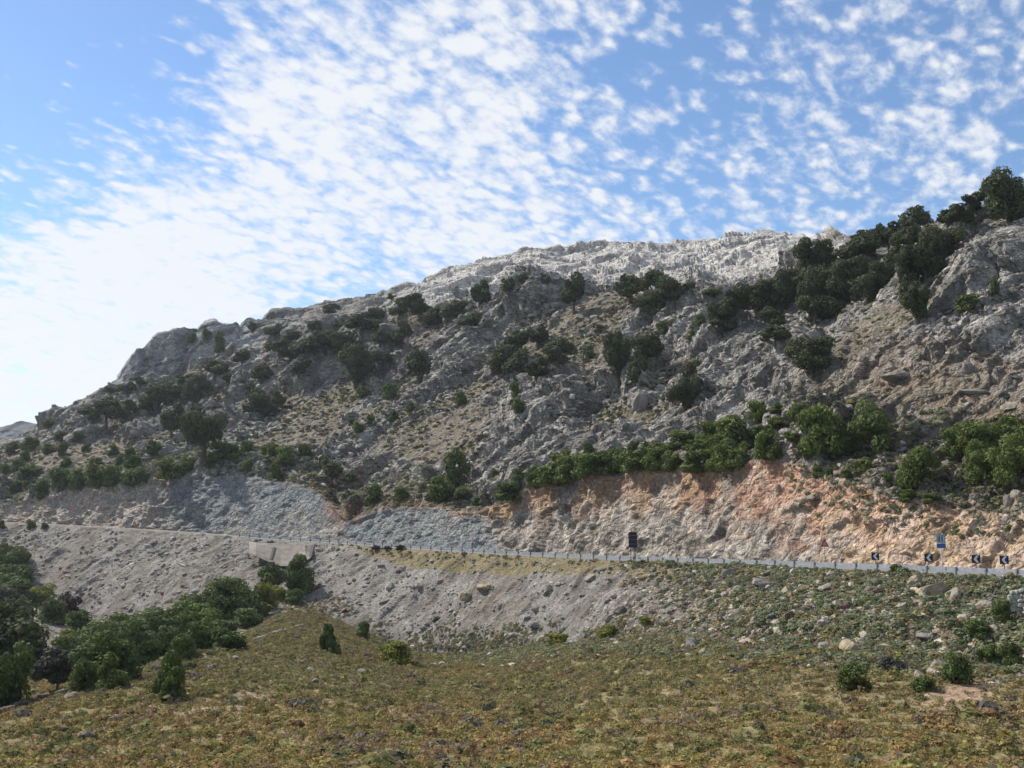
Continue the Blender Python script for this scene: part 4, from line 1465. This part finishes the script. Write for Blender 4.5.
# dry stone wall at lower left, and masonry at the right edge
def stone_row(name, pts_uv, label, cat, rows_, w, seed, mat, cover=1.0):
    rg = np.random.default_rng(seed)
    pts = np.array([ground_at(u, v)[0] for u, v in pts_uv])
    ln = np.concatenate([[0], np.cumsum(np.linalg.norm(np.diff(pts, axis=0), axis=1))])
    root = empty(name, pts[len(pts) // 2])
    tag(root, label, cat)
    vs, fs, cs = [], [], []
    n0 = 0
    for r_ in range(rows_):
        s_ = rg.uniform(0, w)
        while s_ < ln[-1]:
            sz = np.array([rg.uniform(.7, 1.3) * w, rg.uniform(.8, 1.2) * w * .9, rg.uniform(.8, 1.15) * w * .7])
            p = np.array([np.interp(s_, ln, pts[:, k]) for k in range(3)])
            me = BMESH['grey'][rg.integers(4)]
            bm = bmesh.new()
            bmesh.ops.create_icosphere(bm, subdivisions=2, radius=.56)
            v = np.array([x.co for x in bm.verts])
            f = np.array([[x.index for x in fc.verts] for fc in bm.faces])
            bm.free()
            v = np.sign(v) * np.abs(v) ** .6 * .75
            v *= (1 + .15 * fbm(v * 2.5 + rg.uniform(0, 50), 2, seed))[:, None]
            a = rg.uniform(-.5, .5)
            v = v * sz
            v = np.stack([v[:, 0] * math.cos(a) - v[:, 1] * math.sin(a), v[:, 0] * math.sin(a) + v[:, 1] * math.cos(a), v[:, 2]], 1)
            if rg.uniform() < cover:
                vs.append(v + p + [0, rg.uniform(-.5, .5) * w * (8.0 if cover < .7 else (2.0 if cover < 1 else .3)), ((r_ if cover > .7 else 0) + .3) * w * .62 + rg.uniform(-.1, .1) * w])
                fs.append(f + n0)
                n0 += len(v)
                cs.append(np.full((len(v), 3), rg.uniform(.75, 1.25)) * np.array(mat))
            s_ += sz[0] * .95
    o = link('stonework', mesh_from('stonework', np.concatenate(vs), np.concatenate(fs), 3, np.concatenate(cs)), M['stone'], root)
    o.matrix_parent_inverse = Matrix.Translation(-root.location)


stone_row('stone_wall', [(-30, 728), (0, 716), (15, 711), (40, 702), (60, 697), (76, 692)], 'low tumbled dry stone wall along the meadow edge at lower left', 'stone wall', 2, .5, 5, (.14, .12, .105), .8)
stone_row('rubble_heap', [(256, 640), (270, 635), (285, 631), (304, 626)], 'short heap of pale rubble stones in a line at the upper meadow edge', 'rubble', 4, .5, 6, (.27, .25, .225), .35)
stone_row('stone_wall', [(1008, 618), (1016, 616), (1030, 614), (1060, 612)], 'pale block masonry wall below the crash barrier at the right edge', 'stone wall', 6, .62, 7, (.33, .315, .28))

# ------------------------------------------------------------------ uncountable cover: scrub, tufts, stones
QA = np.linalg.norm(np.cross(G2[1:, :-1] - G2[:-1, :-1], G2[:-1, 1:] - G2[:-1, :-1]), axis=2)


def scatter(weight, n, rg):
    """weight per vertex; returns points, normals, vertex index"""
    w = (weight.reshape(NR, NC)[:-1, :-1] * QA).ravel()
    w = w / w.sum()
    pick = rg.choice(len(w), n, p=w)
    r, c = pick // (NC - 1), pick % (NC - 1)
    a, b = rg.uniform(size=(n, 1)), rg.uniform(size=(n, 1))
    p = (G2[r, c] * (1 - a) + G2[r, c + 1] * a) * (1 - b) + (G2[r + 1, c] * (1 - a) + G2[r + 1, c + 1] * a) * b
    return p, NRM2[r, c], r * NC + c


def merge(protos, pos, scale, yaw, tint, rg, tilt=None):
    """copies of small meshes joined into one; scale (n,3)"""
    which = rg.integers(len(protos), size=len(pos))
    VV, FF, CC = [], [], []
    n0 = 0
    for k, (v, f, c) in enumerate(protos):
        i = np.nonzero(which == k)[0]
        if not len(i):
            continue
        q = v[None] * scale[i][:, None, :]
        if tilt is not None:
            ct, st = np.cos(tilt[i])[:, None], np.sin(tilt[i])[:, None]
            q = np.stack([q[..., 0] * ct - q[..., 2] * st, q[..., 1], q[..., 0] * st + q[..., 2] * ct], -1)
        cy, sy = np.cos(yaw[i])[:, None], np.sin(yaw[i])[:, None]
        q = np.stack([q[..., 0] * cy - q[..., 1] * sy, q[..., 0] * sy + q[..., 1] * cy, q[..., 2]], -1) + pos[i][:, None]
        VV.append(q.reshape(-1, 3))
        FF.append((f[None] + (np.arange(len(i)) * len(v))[:, None, None] + n0).reshape(-1, f.shape[1]))
        CC.append((c[None] * tint[i][:, None, :]).reshape(-1, 3))
        n0 += len(i) * len(v)
    return np.concatenate(VV), np.concatenate(FF), np.concatenate(CC)


def tuft_proto(seed, n=22, up=.6):
    rg = np.random.default_rng(seed)
    d = rand_dirs(n, rg)
    d[:, 2] = np.abs(d[:, 2]) * up + .15
    pos = d * np.array([.42, .42, .75]) * rg.uniform(.35, 1, (n, 1))
    nrm = rand_dirs(n, rg) + d * .6
    nrm /= np.linalg.norm(nrm, axis=1, keepdims=True)
    v, f = leaf_quads(pos, nrm, rg.uniform(.075, .16, n), rg, .45)
    c = rg.uniform(.7, 1.3, (n, 1)) * np.ones((1, 3))
    return v, f, c.repeat(4, 0)


def dome_proto(seed, n=46, l0=.12, l1=.2):
    rg = np.random.default_rng(seed)
    d = rand_dirs(n, rg)
    d[:, 2] = np.abs(d[:, 2])
    pos = d * np.array([.5, .5, .62]) * rg.uniform(.8, 1.05, (n, 1)) * (1 + .25 * perlin(d * 2 + seed, 3))[:, None]
    nrm = d + .5 * rand_dirs(n, rg)
    nrm /= np.linalg.norm(nrm, axis=1, keepdims=True)
    v, f = leaf_quads(pos, nrm, rg.uniform(l0, l1, n), rg, .75)
    c = rg.uniform(.75, 1.25, (n, 1)) * np.ones((1, 3))
    return v, f, c.repeat(4, 0)


def stone_proto(seed):
    rg = np.random.default_rng(seed)
    bm = bmesh.new()
    bmesh.ops.create_icosphere(bm, subdivisions=1, radius=.5)
    v = np.array([x.co for x in bm.verts])
    f = np.array([[x.index for x in fc.verts] for fc in bm.faces])
    bm.free()
    v *= rg.uniform(.65, 1.15, (len(v), 1))
    for n in rand_dirs(4, rg):
        v -= np.maximum(v @ n - .3, 0)[:, None] * n
    return v, f, np.ones((len(v), 3))


TUFT = [tuft_proto(i) for i in range(8)]
BRACK = [dome_proto(140 + i, 64, .08, .16) for i in range(6)]
DOME = [dome_proto(40 + i) for i in range(6)]
STONE = [stone_proto(80 + i) for i in range(10)]
inview = ((PU2 > -240) & (PU2 < 1250) & (PV2 < 800)).reshape(-1).astype(float)
PALG = np.array([[.105, .102, .040], [.128, .110, .042], [.084, .090, .038], [.128, .092, .046], [.105, .088, .062], [.068, .076, .034], [.145, .122, .058], [.082, .070, .062]])


def cover_obj(name, label, protos, weight, n, size, pal_fn, seed, mat, squash=(1, 1, 1), sizevar=.5, sink=0.0, tilt=None):
    rg = np.random.default_rng(seed)
    p, nn, vi = scatter(weight * inview, n, rg)
    s = size(vi, p) * rg.uniform(1 - sizevar, 1 + sizevar, n)
    sc = s[:, None] * np.array(squash)[None] * rg.uniform(.8, 1.2, (n, 3))
    tint = pal_fn(vi, p, rg)
    p = p - nn * (s * sink)[:, None]
    v, f, c = merge(protos, p, sc, rg.uniform(0, 6.28, n), tint, rg, None if tilt is None else rg.normal(size=n) * tilt)
    me = mesh_from(name, v, f, f.shape[1], c)
    return tag(link(name, me, mat), label, name.replace('_', ' ') if False else None, None, 'stuff')


def meadow_col(vi, p, rg):
    n = len(p)
    q = p.astype(np.float32)
    a = fbm(q / 7, 3, 301) + .35 * rg.normal(size=n)
    b = fbm(q / 11, 3, 311) + .3 * rg.normal(size=n)
    base = PALG[rg.choice(3, n, p=[.45, .3, .25])]
    base = np.where((a > .20)[:, None], PALG[3 + (rg.uniform(size=n) < .35) * 3], base)
    base = np.where((b > .38)[:, None], PALG[np.where(rg.uniform(size=n) < .5, 4, 7)], base)
    base = np.where((b < -.42)[:, None], PALG[5], base)
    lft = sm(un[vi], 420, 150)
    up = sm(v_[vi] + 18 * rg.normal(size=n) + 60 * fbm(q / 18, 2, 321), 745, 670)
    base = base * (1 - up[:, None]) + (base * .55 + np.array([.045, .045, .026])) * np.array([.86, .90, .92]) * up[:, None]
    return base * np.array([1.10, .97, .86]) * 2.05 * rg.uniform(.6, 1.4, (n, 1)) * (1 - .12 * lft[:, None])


wm = (row < BASE[3]).astype(float) * (v_ < 790) * (1 - .85 * np.clip(bare, 0, 1)) * (1 - .6 * sm(fbm(P / 10, 3, 151), .32, .52))
toe = np.clip(1 - (row - BASE[4]) / 34, 0, 1)
wm = wm + (row >= BASE[3]) * (row < BASE[4] + 34) * sm(m1 + .7 * m2 + .5 * (toe - .6), -.05, .3) * win(un, 290, 760, 30) * .7
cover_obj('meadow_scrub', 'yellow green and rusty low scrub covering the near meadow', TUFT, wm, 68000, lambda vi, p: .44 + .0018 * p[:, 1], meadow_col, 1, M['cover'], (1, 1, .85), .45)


def cushion_col(vi, p, rg):
    n = len(p)
    pal = np.array([[.085, .095, .055], [.075, .09, .045], [.10, .105, .07], [.12, .10, .045], [.16, .115, .055], [.06, .075, .03], [.10, .085, .068]])
    return pal[rg.choice(7, n, p=[.26, .22, .22, .11, .03, .06, .10])] * 1.9 * rg.uniform(.6, 1.35, (n, 1))


wc = ((row > BASE[3]) & (row < BASE[5] + 3)) * sm(un + 50 * m3 - 1.0 * (v_ - 560), 575, 740)
wc = wc + .12 * ((row > BASE[5] - 10) & (row < BASE[5] + 2)) * (un > 330)
wc = wc + .9 * ((row > BASE[2] - 22) & (row <= BASE[3])) * (un > 480) * .6
wc = wc + .3 * (row > BASE[2] - 14) * (row < BASE[4] + 4 + 26 * (.5 + m1)) * sm(un, 320, 400) * sm(m1 + m2, -.4, .2)
wc = wc + .3 * bump_at(450, 645, 60, 12, 0) * (row > BASE[3]) * (row < BASE[5])
cover_obj('cushion_scrub', 'grey green cushion shrubs scattered over the stony slope below the road', DOME, wc, 10500, lambda vi, p: .78 + 0 * p[:, 0], cushion_col, 2, M['cover'], (1, 1, .8), .5, .08)


wd = wm * (.3 + sm(fbm(P / 5, 3, 181), -.2, .3))
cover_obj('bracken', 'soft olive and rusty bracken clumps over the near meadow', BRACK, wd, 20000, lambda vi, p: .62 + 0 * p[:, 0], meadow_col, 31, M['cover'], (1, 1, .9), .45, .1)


def bush_col(vi, p, rg):
    n = len(p)
    pal = np.array([[.13, .135, .05], [.16, .145, .045], [.10, .10, .06], [.17, .105, .05], [.11, .095, .085], [.075, .09, .035]])
    return pal[rg.choice(6, n, p=[.26, .22, .17, .12, .13, .10])] * 1.35 * rg.uniform(.75, 1.25, (n, 1))


wb = (row < BASE[3] + 2).astype(float) * (v_ < 790) * (1 - .8 * np.clip(bare, 0, 1)) * (.25 + sm(fbm(P / 9, 3, 171), -.1, .4) + .8 * sm(row, BASE[2] - 20, BASE[2] - 4))
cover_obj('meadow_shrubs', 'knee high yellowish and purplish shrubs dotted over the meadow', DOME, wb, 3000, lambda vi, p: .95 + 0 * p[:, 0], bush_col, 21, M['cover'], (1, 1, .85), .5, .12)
wbk = ((row > BASE[8] + 50) & (row < BASE[11] - 40)) * sm(un + 25 * m1, 770, 840) * (1 - sm(row, BASE[10] + 10, BASE[10] + 50)) * (t8 + .4 * m1 > .55)
wbk = wbk + .5 * ((row > BASE[9]) & (row < BASE[10])) * win(un, 0, 500, 20)
cover_obj('bank_scrub', 'brown and grey green scrub on the bank above the road cutting', DOME, wbk, 5200, lambda vi, p: .42 + p[:, 1] * .0028, cushion_col, 22, M['cover'], (1, 1, .75), .5, .1)


def hill_col(vi, p, rg):
    n = len(p)
    pal = np.array([[.05, .06, .025], [.07, .075, .03], [.10, .095, .04], [.04, .05, .022], [.09, .075, .045]])
    return pal[rg.choice(5, n)] * rg.uniform(.8, 1.2, (n, 1))


wh = ((row > BASE[9] + 2) & (row < BASE[12] + 10)) * (1 - .8 * rockm) * (.35 + sm(m3 + .5 * m1, -.1, .3)) * (1 + 5.0 * right_scrub * sm(v_, 400, 450)) * np.clip(1.2 - sm(P[:, 1], 250, 600), .3, 1)
cover_obj('hill_scrub', 'low dry scrub scattered between the rocks of the hillside', DOME, wh, 9500, lambda vi, p: .55 + p[:, 1] * .0020, hill_col, 3, M['cover'], (1, 1, .7), .5, .1)


def stone_col(vi, p, rg):
    n = len(p)
    pal = np.array([[.26, .242, .215], [.34, .32, .285], [.20, .187, .168], [.28, .235, .18], [.165, .155, .14]])
    return pal[rg.choice(5, n, p=[.3, .2, .25, .12, .13])] * rg.uniform(.8, 1.2, (n, 1))


ws = ((row > BASE[2] - 3) & (row < BASE[5] - 4)) * (.25 + sm(m1 + .8 * strk, -.15, .35)) * (1 - .6 * sm(un, 640, 760))
cover_obj('scree', 'loose grey stones covering the gravel bank below the road', STONE, ws, 19000, lambda vi, p: (.28 + p[:, 1] * .0011) * np.minimum(np.random.default_rng(9).gamma(1.7, .6, len(p)), 3.2), stone_col, 4, M['stone'], (1.3, .9, .6), .5, .0, .35)
wr = ((row > BASE[3]) & (row < BASE[5])) * sm(un, 560, 700) + .35 * ((row > BASE[2] - 30) & (row <= BASE[3])) * (un > 430)
def slope_stone_col(vi, p, rg):
    n = len(p)
    pal = np.array([[.36, .31, .255], [.31, .26, .22], [.26, .21, .18], [.39, .33, .24], [.22, .16, .13]])
    return pal[rg.choice(5, n, p=[.3, .25, .2, .15, .1])] * rg.uniform(.8, 1.2, (n, 1))
cover_obj('slope_stones', 'pale broken stones between the cushion shrubs below the road', STONE, wr, 9500, lambda vi, p: .30 * np.random.default_rng(10).gamma(1.6, .55, len(p)) + .10, slope_stone_col, 5, M['stone'], (1.25, 1, .75), .5, .0, .4)
wk = ((row > BASE[9]) & (row < BASE[12])) * (.25 + sm(m1 + .5 * m3, -.15, .35)) * (1 - .75 * np.clip(soil, 0, 1)) * np.clip(1.3 - sm(P[:, 1], 250, 600), .25, 1)
cover_obj('hill_stones', 'broken grey limestone blocks strewn over the hillside', STONE, wk, 25000, lambda vi, p: (.30 + p[:, 1] * .0020) * np.minimum(np.random.default_rng(12).gamma(1.3, .70, len(p)), 2.2), stone_col, 6, M['stone'], (1.3, 1, .7), .5, .05, .4)

# ------------------------------------------------------------------ air
def build_haze():
    bm = bmesh.new()
    lo, hi = np.array([-2500., -60., -76.]), np.array([2500., 2600., 260.])
    box(bm, tuple((lo + hi) / 2), tuple(hi - lo))
    m = bpy.data.materials.new('haze')
    m.use_nodes = True
    nt = m.node_tree
    nt.nodes.clear()
    o = N(nt, 'ShaderNodeOutputMaterial')
    v = N(nt, 'ShaderNodeVolumePrincipled')
    v.inputs['Color'].default_value = (.80, .88, 1.0, 1)
    v.inputs['Density'].default_value = HAZE
    v.inputs['Anisotropy'].default_value = .3
    nt.links.new(v.outputs[0], o.inputs['Volume'])
    tag(bm_obj('haze', bm, m), kind='stuff')


HAZE = 0.00007
build_haze()
